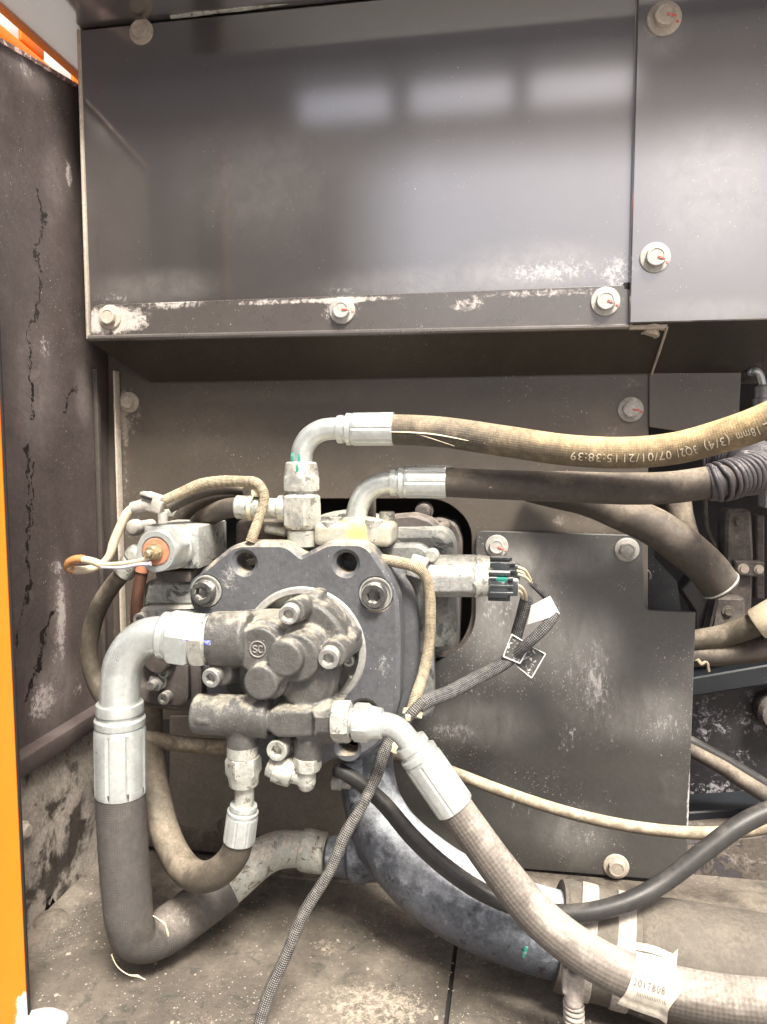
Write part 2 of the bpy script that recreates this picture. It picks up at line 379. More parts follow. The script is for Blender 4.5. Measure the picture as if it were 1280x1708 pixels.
m_bracket = M('dusty_bracket', (.075, .064, .058), .7, var=.3, grit=.9, amt=.36, up=.2, d_scale=28, dust=(.18, .155, .135), chip=(.05, .04, .045), c_amt=.40, c_scale=40, bump=.5)
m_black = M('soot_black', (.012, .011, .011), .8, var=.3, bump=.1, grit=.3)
m_flange = M('pump_flange_paint', (.085, .089, .096), .42, spec=.4, var=.15, var_scale=12, speck=.5, amt=-.02, up=.72, d_scale=26, d_soft=.12, dust=(.44, .375, .285), bump=.2, b_scale=420, blob_col=(.36, .35, .34),
    blobs=[pb(385, 965, 1.08, 34, 46, .6), pb(350, 1040, 1.08, 30, 40, .45), pb(648, 1110, 1.08, 30, 40, .55), pb(650, 1000, 1.08, 20, 30, .4)])
m_ring = M('spigot_ring', (.34, .34, .32), .4, metal=.3, var=.2, amt=.2, up=.3, d_scale=40, dust=(.45, .42, .37), bump=.15)
m_recess = M('recess_paint', (.022, .024, .026), .4, var=.2, chip=(.56, .53, .48), c_amt=.52, c_scale=30, c_soft=.015, bump=.3)
m_gear = M('gear_pump_cast', (.078, .077, .072), .4, spec=.5, var=.35, var_scale=20, speck=.4, amt=-.02, up=.64, d_scale=34, d_soft=.09, dust=(.30, .278, .228), bump=.5, b_scale=340, grit=.6, blob_col=(.29, .27, .23),
    blobs=[(P(545, 1075, 1.0), (.07, .09, .085), .42, .2), (P(520, 1160, 1.0), (.04, .05, .05), .4, .2), (P(452, 1130, .97), (.014, .03, .012), .6, .2), (P(455, 1188, .97), (.05, .04, .008), .55, .2)])
m_alu2 = M('dark_worn_case', (.17, .175, .165), .5, metal=.1, var=.3, grit=.9, amt=.16, up=.35, d_scale=32, d_soft=.08, dust=(.40, .385, .34), chip=(.05, .055, .052), c_amt=.46, c_scale=30, c_soft=.06, bump=.5)
m_alu = M('worn_aluminium', (.29, .295, .28), .5, metal=.2, var=.25, grit=.8, amt=.26, up=.35, d_scale=32, d_soft=.08, dust=(.35, .335, .295), chip=(.085, .092, .088), c_amt=.455, c_scale=38, c_soft=.06, bump=.3)
m_darkcast = M('dark_cast_iron', (.075, .065, .06), .55, var=.3, amt=.16, up=.4, d_scale=30, dust=(.30, .26, .22), bump=.4)
m_browncast = M('brown_dusty_cast', (.085, .072, .06), .75, var=.3, amt=.36, up=.2, d_scale=30, dust=(.22, .19, .15), bump=.5)
m_zinc = M('zinc_plate', (.56, .59, .57), .31, metal=.6, spec=.6, var=.2, var_scale=25, grit=.3, amt=.1, up=.12, d_scale=40, d_soft=.12, dust=(.40, .39, .355), bump=.06, speck=.1)
m_zincw = M('dusty_zinc', (.48, .49, .445), .36, metal=.55, var=.25, grit=.55, var_scale=30, amt=.36, up=.2, d_scale=45, d_soft=.10, dust=(.43, .40, .34), chip=(.15, .14, .115), c_amt=.445, c_scale=70, c_soft=.05, bump=.22)
m_bolt = M('zinc_bolt', (.44, .43, .40), .42, metal=.3, var=.2, amt=.38, up=.2, d_scale=60, dust=(.37, .335, .30), bump=.2)
m_boltt = M('dusty_bolt', (.42, .37, .31), .7, var=.2, amt=.5, up=.2, d_scale=60, dust=(.46, .40, .33), bump=.3)
m_steel = M('steel_bolt', (.30, .30, .29), .42, metal=.6, var=.2, amt=.28, up=.3, d_scale=60, dust=(.50, .46, .39), bump=.2)
m_pinbolt = M('oiled_bolt', (.13, .13, .125), .34, metal=.7, var=.3, amt=.22, up=.3, d_scale=70, d_soft=.06, dust=(.52, .50, .45), bump=.25)
m_red = M('red_paint_mark', (.62, .10, .08), .6, var=.3, chip=(.6, .5, .45), c_amt=.45, c_scale=150, bump=.05)
def hose(name, base, dust, amt, up, braid=None, d_scale=30, rough=.6, d_soft=.14, bd=.45, **kw):
    return M(name, base, rough, spec=.35, var=.2, var_scale=20, amt=amt, up=up, d_scale=d_scale, d_soft=d_soft, dust=dust, chip=tuple(min(.5, x * 1.5) for x in dust), c_amt=.33, c_scale=42, c_soft=.05, bump=.35 if braid else .15, b_scale=600, pat=('braid', braid, bd) if braid else None, **kw)
def tan_shift(n, col, rg):                                       # the hose is greyer towards its left fitting, ochre towards the right
    sp = n.t.nodes.new('ShaderNodeSeparateXYZ'); n.link(n.pos, sp.inputs[0])
    f = n.step(n.math('MULTIPLY_ADD', n.noise(14, 4), .12, sp.outputs[0]), P(760, 720, 1.13).x + .06, P(1120, 740, 1.1).x + .06)
    g = n.t.nodes.new('ShaderNodeMix'); g.data_type = 'RGBA'; g.blend_type = 'MULTIPLY'; g.inputs[0].default_value = 1.0
    n.link(col, g.inputs[6]); n.link(n.mix(f, (.50, .52, .58), (1.0, .92, .78)), g.inputs[7]); return g.outputs[2], rg
m_hosetan = hose('dusty_tan_hose', (.14, .115, .08), (.56, .44, .27), .32, .5, .0072, d_soft=.2, extra=tan_shift)
m_hosedark = hose('dark_rubber_hose', (.065, .055, .046), (.26, .22, .17), .26, .34, None, 9)
m_hosebig = hose('large_rubber_hose', (.075, .069, .064), (.22, .19, .16), .20, .34, .0070, 12, blob_col=(.36, .325, .285), blobs=[(P(245, 1570, 1.03), (.05, .06, .035), .75, .2), (P(300, 1530, 1.05), (.05, .08, .03), .5, .2), (P(170, 1450, 1.0), (.012, .06, .12), .4, .2)])
m_hosegrey = hose('pale_dusty_hose', (.12, .105, .09), (.31, .278, .24), .24, .60, .0120, 16, d_soft=.1, bd=.8)
m_hoseblack = hose('black_hose', (.035, .034, .033), (.16, .145, .125), .02, .34, None, 12, .42)
m_hosebrown = hose('brown_dusty_hose', (.08, .068, .052), (.25, .21, .16), .34, .35, None, 20)
m_hosethin = hose('thin_tan_hose', (.17, .14, .10), (.48, .41, .30), .34, .45, None, 40)
m_suction = M('chipped_suction_pipe', (.085, .094, .110), .40, metal=.1, var=.5, var_scale=9, grit=1.0, amt=.18, up=.74, d_scale=40, d_soft=.12, d_rough=.7, dust=(.36, .385, .41), chip=(.03, .033, .042), c_amt=.43, c_scale=55, c_soft=.06, bump=.6)
m_steelpipe = M('pitted_steel_pipe', (.40, .41, .37), .5, metal=.3, var=.2, amt=.3, up=.3, d_scale=50, d_soft=.05, dust=(.58, .54, .46), chip=(.17, .15, .12), c_amt=.43, c_scale=55, bump=.5)
m_sleeve = M('dusty_rubber_sleeve', (.10, .088, .072), .75, var=.25, amt=.34, up=.36, d_scale=16, dust=(.14, .123, .10), chip=(.28, .265, .235), c_amt=.34, c_scale=50, bump=.35)
m_clamp = M('dusty_clamp', (.30, .27, .235), .7, var=.12, amt=.6, up=.1, d_scale=60, dust=(.42, .38, .335), bump=.4)
m_braid = M('braided_sleeve', (.025, .025, .026), .6, var=.2, pat=('braid', .0058, 1.2), pat_col=(.24, .228, .205), bump=.7, amt=-.05, up=.2, dust=(.36, .33, .28))
m_braiddk = M('dark_braided_sleeve', (.022, .022, .024), .6, var=.2, pat=('braid', .0060, 1.2), pat_col=(.20, .195, .19), bump=.7, amt=-.02, up=.25, dust=(.36, .33, .28))
m_braidtan = M('tan_braided_sleeve', (.15, .125, .08), .7, var=.2, pat=('braid', .0044, 1.0), pat_col=(.46, .39, .27), bump=.6, amt=.1, up=.4, dust=(.46, .40, .30))
m_spiral = M('spiral_guard', (.055, .05, .055), .5, var=.25, amt=.10, up=.25, d_scale=50, d_soft=.06, dust=(.30, .275, .28), bump=.3)
m_orange = M('orange_paint', (.74, .165, .005), .32, spec=.5, var=.04, grit=.06, bump=.02, blob_col=(.72, .68, .64), coat=.3, blobs=[(P(44, 1700, .90), (.022, .3, .06), 1.2, .3)])
m_white = M('white_foam', (.36, .355, .345), .8, var=.2, grit=.6, bump=.8, b_scale=110, amt=.3, dust=(.5, .48, .44))
m_cream = M('cream_wire', (.50, .43, .31), .5, var=.1, bump=.1, amt=.2, dust=(.5, .42, .3))
m_lilac = M('lilac_wire', (.55, .53, .60), .5, var=.1, bump=.1)
m_yellow = M('yellow_wire', (.46, .41, .27), .5, var=.1, bump=.1)
m_tie = M('yellowed_tie', (.62, .56, .38), .55, var=.1, bump=.1, amt=.2, dust=(.5, .45, .34))
m_orangetape = M('orange_brown_tape', (.42, .20, .08), .5, var=.3, bump=.2)
m_copper = M('copper_insulator', (.40, .17, .10), .6, var=.2, bump=.2, amt=.1, dust=(.5, .35, .26))
m_brass = M('brass_nut', (.46, .38, .24), .4, metal=.7, var=.2, bump=.2, amt=.25, dust=(.5, .42, .33))
m_brownrub = M('red_brown_boot', (.085, .04, .025), .5, var=.2, bump=.1)
m_plug = M('grey_plug', (.30, .28, .25), .6, var=.2, amt=.3, up=.2, d_scale=50, dust=(.50, .47, .41), bump=.2)
m_plugblk = M('black_plug', (.035, .042, .045), .36, var=.2, amt=.26, up=.42, d_scale=70, d_soft=.06, dust=(.44, .44, .42), bump=.15, marks=[(P(838, 965, 1.13), (.012, .05, .006), (.02, .20, .16))])
m_tagw = M('white_wire_tag', (.66, .66, .64), .5, var=.06, bump=.1, amt=.1, dust=(.5, .48, .44))
m_tagb = M('black_wire_tag', (.085, .085, .082), .5, var=.1, bump=.1, chip=(.62, .61, .58), c_amt=.45, c_scale=180, c_soft=.05)
m_paper = M('paper_label', (.52, .48, .40), .7, var=.08, bump=.08, amt=.12, d_scale=20, dust=(.42, .33, .22))
m_ink = M('grey_print', (.12, .13, .13), .7, grit=.2, var=.1, bump=0)
m_print = M('white_hose_print', (.52, .45, .33), .6, var=.1, bump=0)
m_green = M('green_marker', (.02, .26, .19), .5, var=.2, bump=0, chip=(.25, .30, .29), c_amt=.47, c_scale=160)
m_blue = M('blue_marker', (.03, .06, .42), .5, var=.2, bump=0, chip=(.30, .32, .36), c_amt=.5, c_scale=140)
m_ylwblock = M('yellow_dusted_block', (.33, .33, .29), .6, var=.2, amt=.42, up=.3, d_scale=30, dust=(.40, .355, .25), bump=.3, blob_col=(.46, .36, .16), blobs=[(P(600, 890, 1.13), (.038, .05, .03), 1.0, .35)])
m_concrete = M('yard_concrete', (.24, .23, .22), .85, var=.15, bump=.2)
m_shed = M('workshop_cladding', (.15, .13, .12), .7, var=.1, bump=.1)
# ------------------------------------------------------------------ what stands behind the camera and is mirrored in the glossy covers: a yard and a workshop front
g = MB(); g.quad((-60, -60, -1.9), (60, -60, -1.9), (60, 60, -1.9), (-60, 60, -1.9), (0, 0, -.2)); part('ground', g, m_concrete, kind='structure')
WY = 5.0
def mir(px, py): p = P(px, py, 2 * YP + WY); return p.x, p.z
xd = mir(615, 300)[0]; zd = mir(900, 222)[1]
zw0 = .5 * (mir(572, 205)[1] + mir(770, 180)[1]); zw1 = .5 * (mir(572, 141)[1] + mir(770, 115)[1])
wx = [(mir(a, 150)[0], mir(b, 150)[0]) for a, b in ((494, 651), (682, 855), (884, 1062))]
sh = MB()
def wall(x0, x1, z0, z1): sh.box(((x0 + x1) / 2, -WY - .1, (z0 + z1) / 2), (x1 - x0, .2, z1 - z0))
ztop = mir(640, -140)[1]
wall(-14, xd - .45, -1.9, zw0 - .002); wall(xd - .45, 9, zd + .22, zw0 - .002)
for i in range(12):                                                  # thinning slats, added to soften the door's mirrored side and top edges
    u_ = i / 12; sh.box((xd - .45 + .95 * u_, -WY - .1, (zd - 1.7) / 2), (.075 * (1 - u_) + .004, .02, zd + 2.1))
for i in range(9):
    u_ = i / 9; sh.box(((xd + 8) / 2, -WY - .15, zd + .22 - .5 * u_), (8.6 - xd, .02, .05 * (1 - u_) + .003))
wall(7.5, 7.6, -1.9, zd); wall(7.5, 9, -1.9, zd); wall(-14, 9, zw1, ztop)
xs = [-14] + [q for a in wx for q in a] + [9]
for i in range(0, len(xs), 2): wall(xs[i], xs[i + 1], zw0, zw1)
part('workshop_wall', sh, m_shed, kind='structure')
# ------------------------------------------------------------------ floor of the compartment
ZF = P(1000, 1462, YB).z
fl = bpy.data.objects.new('floor', None); COL.objects.link(fl); ORG['floor'] = Vector((0, 0, 0)); fl['kind'] = 'structure'
seam0, seam1 = PZ(762, 1560, ZF), PZ(742, 1720, ZF)
d = (seam1 - seam0).normalized(); sa, sb = seam0 - d * .6, seam1 + d * ((.915 - seam1.y) / d.y)
m1 = MB(); m1.quad((XL - .02, sa.y, ZF), (sa.x - .003, sa.y, ZF), (sb.x - .003, .915, ZF), (XL - .02, .915, ZF), (0, 0, -.008)); part('floor_plate', m1, m_floor, fl)
m2 = MB(); m2.quad((sa.x + .004, sa.y, ZF - .001), (1.6, sa.y, ZF - .001), (1.6, .915, ZF - .001), (sb.x + .004, .915, ZF - .001), (0, 0, -.008)); part('floor_plate', m2, m_floor, fl)
m3 = MB(); m3.quad((sa.x - .01, sa.y, ZF - .007), (sa.x + .01, sa.y, ZF - .007), (sb.x + .01, .92, ZF - .007), (sb.x - .01, .92, ZF - .007), (0, 0, -.004)); part('seam_gap', m3, m_black, fl)
# ------------------------------------------------------------------ left side panel, roof, frame rail, orange post
lp = thing('left_side_panel', 'dark maroon-black painted side panel with cracks and chalky dust streaks, left of the pump', 'side panel', PX(100, 900, XL))
a, b, c, e = PX(-90, 15, XL), PX(131, 146, XL), PX(160, 1182, XL), PX(-90, 1325, XL)
bt = Vector((a.x, 1.44, b.z + (b.z - a.z) / (b.y - a.y) * (1.44 - b.y)))
bb = Vector((a.x, 1.44, c.z + .003))
pm = MB(); q = [a, bt, bb, e]; pm.quad(*q, (-.006, 0, 0)); part('panel_sheet', pm, m_left, lp)
pm = MB(); pm.quad(a + Vector((.004, 0, -.004)), bt + Vector((.004, 0, -.004)), bt + Vector((.004, 0, .004)), a + Vector((.004, 0, .004)), (-.03, 0, 0)); part('top_edge', pm, M('pink_worn_edge', (.12, .08, .07), .5, var=.2, chip=(.5, .36, .32), c_amt=.47, c_scale=60), lp)
pm = MB(); xx = XL + .004
for px in (166,): 
    p0, p1 = P(px, 600, YB - .02), P(px + 12, 960, YB - .02); pm.box(((XL + .006), YB - .05, (P(190, 620, YB).z + P(190, 1180, YB).z) / 2), (.010, .012, abs(P(190, 620, YB).z - P(190, 1180, YB).z)), .002)
part('corner_post', pm, M('corner_dark', (.05, .042, .036), .6, amt=.1, dust=(.16, .135, .11)), lp)
pm = MB(); p0 = P(203, 640, YB - .02); p1 = P(203, 900, YB - .02)
pm.box((P(204, 800, YB).x, YB - .012, (P(202, 620, YB).z + P(202, 1180, YB).z) / 2), (.004, .02, abs(P(202, 620, YB).z - P(202, 1180, YB).z)), .001); part('corner_flange', pm, m_boltt, lp)

hd = thing('hood_roof', 'dark sheet metal roof of the compartment, above the upper covers', 'roof panel', P(300, 20, YP))
ZT = P(133, 45, YP).z; xe = PZ(60, 73, ZT).x
pm = MB(); pm.quad((xe, 1.19, ZT), (1.9, 1.19, ZT), (1.9, 2.36, ZT), (xe, 2.36, ZT), (0, 0, .006)); part('roof_sheet', pm, m_cover, hd)
pm = MB(); p0, p1 = P(285, 27, YP - .004), P(480, 2, YP - .004)
pm.tube([p0.lerp(p1, i / 5) + Vector((0, 0, -.001)) for i in range(6)], [.0035, .005, .004, .006, .005, .004], 8); part('weld_bead', pm, m_zincw, hd)

ob = thing('orange_frame_beam', 'sunlit orange frame beam seen through the gap between roof and left panel', 'frame beam', PX(70, 90, XL - .16))
XO = XL - .14
def orange_seg(a0, a1, name='beam_segment', up_=.10, dn=.0):
    pa, pb_ = PX(*a0, XO), PX(*a1, XO); y0, y1 = pa.y, pb_.y
    zc = PX(70, 97, XO).z
    pm = MB(); pm.box((XO, (y0 + y1) / 2, zc + (up_ + dn) / 2), (.05, abs(y1 - y0), up_ - dn), .004); part(name, pm, m_orange, ob)
zc = PX(70, 92, XO).z
for (x0, x1) in ((16, 56), (105, 160)):
    y0, y1 = PX(x0, x0 * .72 + 36, XO).y, PX(x1, x1 * .72 + 36, XO).y
    pm = MB(); pm.box((XO, (y0 + y1) / 2, zc + .012), (.05, abs(y1 - y0), .075), .004); part('beam_block', pm, m_orange, ob)
for (x0, x1) in ((-25, 15.6), (56.4, 104.6)):  # glare of bright sky in the beam's slots, painted as white plates
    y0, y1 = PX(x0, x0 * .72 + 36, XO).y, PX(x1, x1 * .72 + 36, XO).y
    pm = MB(); pm.box((XO - .004, (y0 + y1) / 2, zc + .014), (.05, abs(y1 - y0), .085), .003); part('glare_insert', pm, M('sky_glare_white', (.86, .85, .80), .4, grit=.05, var=.02, bump=.02), ob)
pm = MB(); pm.box((XO, 1.42, zc - .056), (.06, .62, .05), .006); part('beam_rail', pm, m_orange, ob)

rl = thing('frame_rail', 'dusty grey-brown machine frame rail with a punched hole, below the left panel', 'frame rail', PX(90, 1400, XL))
pm = MB(); XR = XL + .012
ra, rb = PX(20, 1262, XL), PX(165, 1186, XL)
zr = (ra.z + rb.z) / 2
pm.box((XL + .004, 1.16, zr - .006), (.05, .56, .034), .004); part('rail_lip', pm, m_left, rl)
# web with a ragged hole: built in the plane X = XR
def wp(px, py): p = PX(px, py, XR); return p
web = [Vector((XR, .86, zr - .021)), Vector((XR, 1.435, zr - .021)), Vector((XR, 1.435, ZF)), Vector((XR, .86, ZF))]
hole = [wp(x, y) for x, y in ((75, 1520), (78, 1500), (86, 1492), (91, 1502), (94, 1508), (86, 1514), (80, 1526))]
pm = MB(); pm.prism(web, (-.008, 0, 0), [hole]); part('rail_web', pm, m_rail, rl)
pm = MB(); c0 = wp(150, 1490) + Vector((.018, 0, 0)); pm.box(c0, (.05, .03, .05), .006, Matrix.Rotation(.5, 3, 'Y')); pm.box(c0 + Vector((.0, -.01, -.025)), (.07, .05, .014), .004)
part('rail_clip', pm, m_browncast, rl)
pm = MB(); c0 = PZ(85, 1535, ZF); pm.lathe(c0, (0, 0, 1), [(0, .03), (.006, .026), (.012, .016), (.016, .006)], 20); part('dust_heap', pm, m_browncast, rl)
pm = MB(); c0 = wp(36, 1385); pm.lathe(c0, (1, 0, 0), [(0, .016), (.006, .016), (.008, .012), (.014, .010)], 20); part('rail_bolt', pm, m_boltt, rl)

YO = .90
po = thing('orange_post', 'bright orange painted door post with a white scuffed foot, at the left edge', 'door post', P(20, 1700, YO))
q0, q1 = P(-31, 0, YO), P(46, 1708, YO); dq = (q1 - q0); q0 = q0 - dq * .1; q1 = q1 + dq * .1
pm = MB(); pm.quad(q0, q0 + Vector((-.07, -.02, 0)), q1 + Vector((-.07, -.02, 0)), q1, (-.001, .003, 0)); part('post_sheet', pm, m_orange, po)
pm = MB(); pm.box((q1.x - .022, YO + .02, -.55), (.008, .022, .5), .002); part('rubber_seal', pm, m_black, po)
pm = MB(); lo_ = Vector((.0004, .005, 0)); pm.quad(q0 + lo_, q0 + lo_ + Vector((-.08, -.02, 0)), q1 + lo_ + Vector((-.08, -.02, 0)), q1 + lo_, (-.002, .006, 0)); part('reflection_mask', pm, m_black, po)  # black backing added to keep the orange out of the mirrored covers
pm = MB()
for i in range(9):
    p = PZ(52 + i * 6.5, 1704 - 6 * math.sin(i * .4) - random.random() * 5, ZF + .02); p = PZ(52 + i * 6, 1707 - 5 * math.sin(i * .4), ZF) + Vector((0, 0, .016))
    pm.lathe(p + Vector((0, 0, -.012)), (random.random() - .5, -1, random.random() - .2), [(-.012, .004), (-.009, .010), (0, .014), (.009, .010), (.012, .004)], 14)
cst = thing('foam_lump', 'lump of crumpled white foam at the foot of the orange post', 'foam lump', P(75, 1700, 1.02)); cast('foam_body', pm, m_white, cst, .0022, 3)
# ------------------------------------------------------------------ bolts (shared meshes, one unit = flange radius, head towards -Y)
_cache = {}
def bolt_mesh(kind, mat):
    k = (kind, mat.name)
    if k not in _cache:
        b = MB()
        if kind == 'hex':
            b.lathe((0, 0, 0), (0, -1, 0), [(.10, .64), (.12, .60, 'h', .66), (.42, .60, 'h', .67), (.52, .60, 'h', .60), (.53, .50), (.49, .44)], 48)
        elif kind == 'washer':
            b.lathe((0, 0, 0), (0, -1, 0), [(-.05, 1.0), (.06, 1.0), (.11, .95), (.14, .76)], 48)
        elif kind == 'socket':
            b.lathe((0, 0, 0), (0, -1, 0), [(-1.2, 1.0), (.92, 1.0), (1.0, .92), (1.0, .60), (.95, .50, 'h'), (.35, .48, 'h'), (.28, .2)], 48)
        elif kind == 'paint':
            b.box((.35, -.545, 0), (.55, .02, .13), .01); b.box((.82, -.15, -.06), (.22, .03, .12), .01)
        _cache[k] = mk(kind, b, mat, 30)
    return _cache[k]
def mesh_obj(name, me, parent, p, sc, rot=(0, 0, 0), org=None):
    o = bpy.data.objects.new(name, me); COL.objects.link(o); o.parent = parent
    o.location = Vector(p) - (ORG[parent.name] if org is None else org); o.scale = (sc,) * 3; o.rotation_euler = rot; ORG[o.name] = Vector(p); return o
def hexbolt(parent, px, py, Y, n, mat=None, mark=None, rot=None, pos=None, euler=(0, 0, 0)):
    p = pos or P(px, py, Y); r = R(px, py, Y, n); mat = mat or m_bolt
    o = mesh_obj('bolt', bolt_mesh('hex', mat), parent, p, r, (euler[0], random.uniform(0, 1.04) if rot is None else rot, euler[2]))
    s = mesh_obj('washer', bolt_mesh('washer', mat), o, (0, 0, 0), 1.0, org=Vector((0, 0, 0)))
    if mark is not None:
        q = mesh_obj('paint_mark', bolt_mesh('paint', m_red), o, (0, 0, 0), 1.0, (0, mark - o.rotation_euler[1], 0), org=Vector((0, 0, 0)))
    return o
def socket(parent, px, py, Y, n, mat=None, tilt=(0, 0), name='bolt'):
    p = P(px, py, Y); r = R(px, py, Y, n)
    return mesh_obj(name, bolt_mesh('socket', mat or m_steel), parent, p, r, (tilt[0], random.uniform(0, 1), tilt[1]))
# ------------------------------------------------------------------ upper covers
uc = thing('left_cover_panel', 'large glossy black cover panel with soft window reflections, upper left', 'cover panel', P(600, 300, YP))
zt, zb = ZT - .002, P(600, 556, YP).z; x0, x1 = P(138, 300, YP).x, P(1058, 300, YP).x
pm = MB(); hole = []
pm.prism([Vector((x0, YP, zt)), Vector((x1, YP, zt)), Vector((x1, YP, zb)), Vector((x0 + .004, YP, zb))], (0, .05, 0), ch=.005); part('panel_sheet', pm, m_cover, uc)
pm = MB(); pm.box((x0 + .002, YP + .04, (zt + zb) / 2), (.007, .088, zt - zb - .004), .003); part('side_return', pm, m_boltt, uc)
hexbolt(uc, 236, 53, YP - .001, 21, m_boltt)
pm = MB(); pm.box((P(1046, 478, YP).x, YP - .0035, P(1046, 478, YP).z), (.012, .003, .012), .001); part('notch_cover', pm, m_black, uc)
YR = 1.305
ur = thing('right_cover_panel', 'glossy black cover panel with two red-marked bolts, upper right', 'cover panel', P(1170, 300, YR))
zb2 = P(1170, 536, YR).z; xr0 = P(1056, 300, YR).x; xr1 = 1.25
pm = MB(); pm.prism([Vector((xr0, YR, zt)), Vector((xr1, YR, zt)), Vector((xr1, YR, zb2)), Vector((xr0, YR, zb2))], (0, .012, 0), ch=.002); part('panel_sheet', pm, m_cover, ur)
u0, u1 = Vector((xr0 + .005, YR + .004, zb2 + .0005)), Vector((xr1, YR + .004, zb2 + .0005))
v0, v1 = P(1084, 623, YB - .006), P(1237, 621, YB - .006)
m_mid = P(1282, 572, 1.38)
pm = MB(); pm.quad(u0, u1, Vector((P(1300, 560, 1.36).x, 1.36, v0.z + (zb2 - v0.z) * .55)), v0 + Vector((0, 0, .002)), (0, .003, .003))
pm.v = []; pm.f = []
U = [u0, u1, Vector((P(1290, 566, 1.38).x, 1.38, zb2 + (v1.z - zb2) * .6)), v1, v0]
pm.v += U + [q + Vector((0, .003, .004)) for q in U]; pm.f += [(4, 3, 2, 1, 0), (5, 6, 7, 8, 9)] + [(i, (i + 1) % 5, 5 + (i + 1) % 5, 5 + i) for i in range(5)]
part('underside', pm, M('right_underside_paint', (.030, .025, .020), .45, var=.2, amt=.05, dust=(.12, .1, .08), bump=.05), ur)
pm = MB(); pm.prism(rpoly([(1083, 622), (1237, 621), (1231, 735), (1083, 712)], YB - .006), (0, .005, 0), ch=.001); part('rear_flange', pm, m_bulk, ur)
hexbolt(ur, 1108, 31, YR - .001, 28, m_boltt, .3); hexbolt(ur, 1093, 430, YR - .001, 25, m_bolt, .35)
br = thing('cover_bracket', 'long dust-edged angle bracket with three flange bolts, below the left cover', 'bracket', P(600, 530, YP))
yf = YP - .005
pm = MB(); pm.prism(rpoly([(152, 509), (1049, 475), (1050, 546), (152, 566)], yf, [14, 14, 2, 2]), (0, .004, 0), ch=.001); part('front_flange', pm, m_flange_strip, br)
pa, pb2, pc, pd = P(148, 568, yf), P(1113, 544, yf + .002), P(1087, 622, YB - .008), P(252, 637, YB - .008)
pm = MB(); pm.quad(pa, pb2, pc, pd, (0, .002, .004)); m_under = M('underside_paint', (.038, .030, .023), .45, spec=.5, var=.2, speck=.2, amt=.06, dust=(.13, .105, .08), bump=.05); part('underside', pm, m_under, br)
pm = MB(); pm.tube([pa + Vector((.002, -.001, .004)), P(600, 555, yf) + Vector((0, -.001, 0)), P(1050, 545, yf) + Vector((0, -.001, .0))], [.006, .006, .005], 10); part('bend', pm, m_flange_strip, br)
pm = MB(); pm.tube([pb2 + Vector((0, -.001, -.002)), pb2.lerp(pc, .5) + Vector((0, -.001, -.003)), pc + Vector((0, -.002, -.002))], [.0022, .0026, .002], 8); part('fold_edge', pm, m_boltt, br)
pm = MB(); pm.prism(rpoly([(1050, 540), (1117, 538), (1110, 548), (1050, 549)], yf - .002, [1, 5, 3, 1]), (0, .05, 0), ch=.001); part('corner_tab', pm, m_boltt, br)
hexbolt(br, 184, 529, yf - .001, 20, m_boltt); hexbolt(br, 571, 518, yf - .001, 22, m_bolt, .05); hexbolt(br, 1010, 503, yf - .001, 24, m_bolt, .3)
hexbolt(br, 1086, 548, yf + .02, 24, m_boltt, euler=(math.radians(82), 0, 0), rot=.2)
# ------------------------------------------------------------------ bulkhead, mounting plate
bk = thing('bulkhead_panel', 'brownish black bulkhead sheet behind the pump with a cut-out for it', 'bulkhead', P(640, 740, YB))
outer = rpoly([(180, 580), (1083, 590), (1081, 905), (1081, 1060), (640, 1200), (184, 1200)], YB)
hole = rpoly([(330, 832), (742, 832), (787, 872), (787, 1050), (735, 1112), (330, 1112)], YB, [10, 40, 30, 60, 60, 10], 8)
pm = MB(); pm.prism(outer, (0, .005, 0), [hole], ch=.0015); part('panel_sheet', pm, m_bulk, bk)
hexbolt(bk, 216, 671, YB - .001, 17, m_boltt); hexbolt(bk, 1052, 683, YB - .001, 21, m_bolt, .15)
mp = thing('mounting_plate', 'tall scratched grey-black plate with notched corner and three bolts, right of the pump', 'mounting plate', P(950, 1200, 1.415))
YM = 1.415
pm = MB(); pm.prism(rpoly([(794, 885), (1073, 893), (1075, 1018), (1161, 1021), (1147, 1420), (1131, 1470), (905, 1452), (600, 1430), (600, 1114), (728, 1111), (793, 1062)], YM, [14, 6, 14, 4, 4, 3, 3, 3, 3, 50, 50], 8), (0, .008, 0), ch=.0015)
part('plate_sheet', pm, m_mount, mp)
hexbolt(mp, 829, 911, YM - .001, 19, m_bolt, .35); hexbolt(mp, 1046, 917, YM - .001, 20, m_bolt); hexbolt(mp, 1028, 1445, YM - .001, 21, m_boltt)
lo = thing('lower_back_plate', 'small dusty brown plate behind the hose loop, below the pump', 'back plate', P(430, 1320, 1.37))
pm = MB(); pm.prism(rpoly([(283, 1195), (600, 1195), (600, 1400), (420, 1400), (300, 1378), (283, 1340)], 1.37, [2, 2, 2, 6, 10, 10]), (0, .006, 0), ch=.0015)
part('plate_sheet', pm, M('brown_back_plate', (.16, .145, .122), .6, var=.2, var_scale=6, amt=.3, d_scale=7, dust=(.24, .21, .17), bump=.15), lo)
hexbolt(lo, 377, 1378, 1.37 - .001, 15, m_browncast)
pm = MB(); pm.prism(rpoly([(400, 1385), (600, 1385), (600, 1445), (400, 1445)], 1.42), (0, .03, 0)); pm.box((P(420, 1440, 1.4).x, 1.40, ZF + .035), (.5, .07, .045), .004)
part('base_sill', pm, m_browncast, lo)
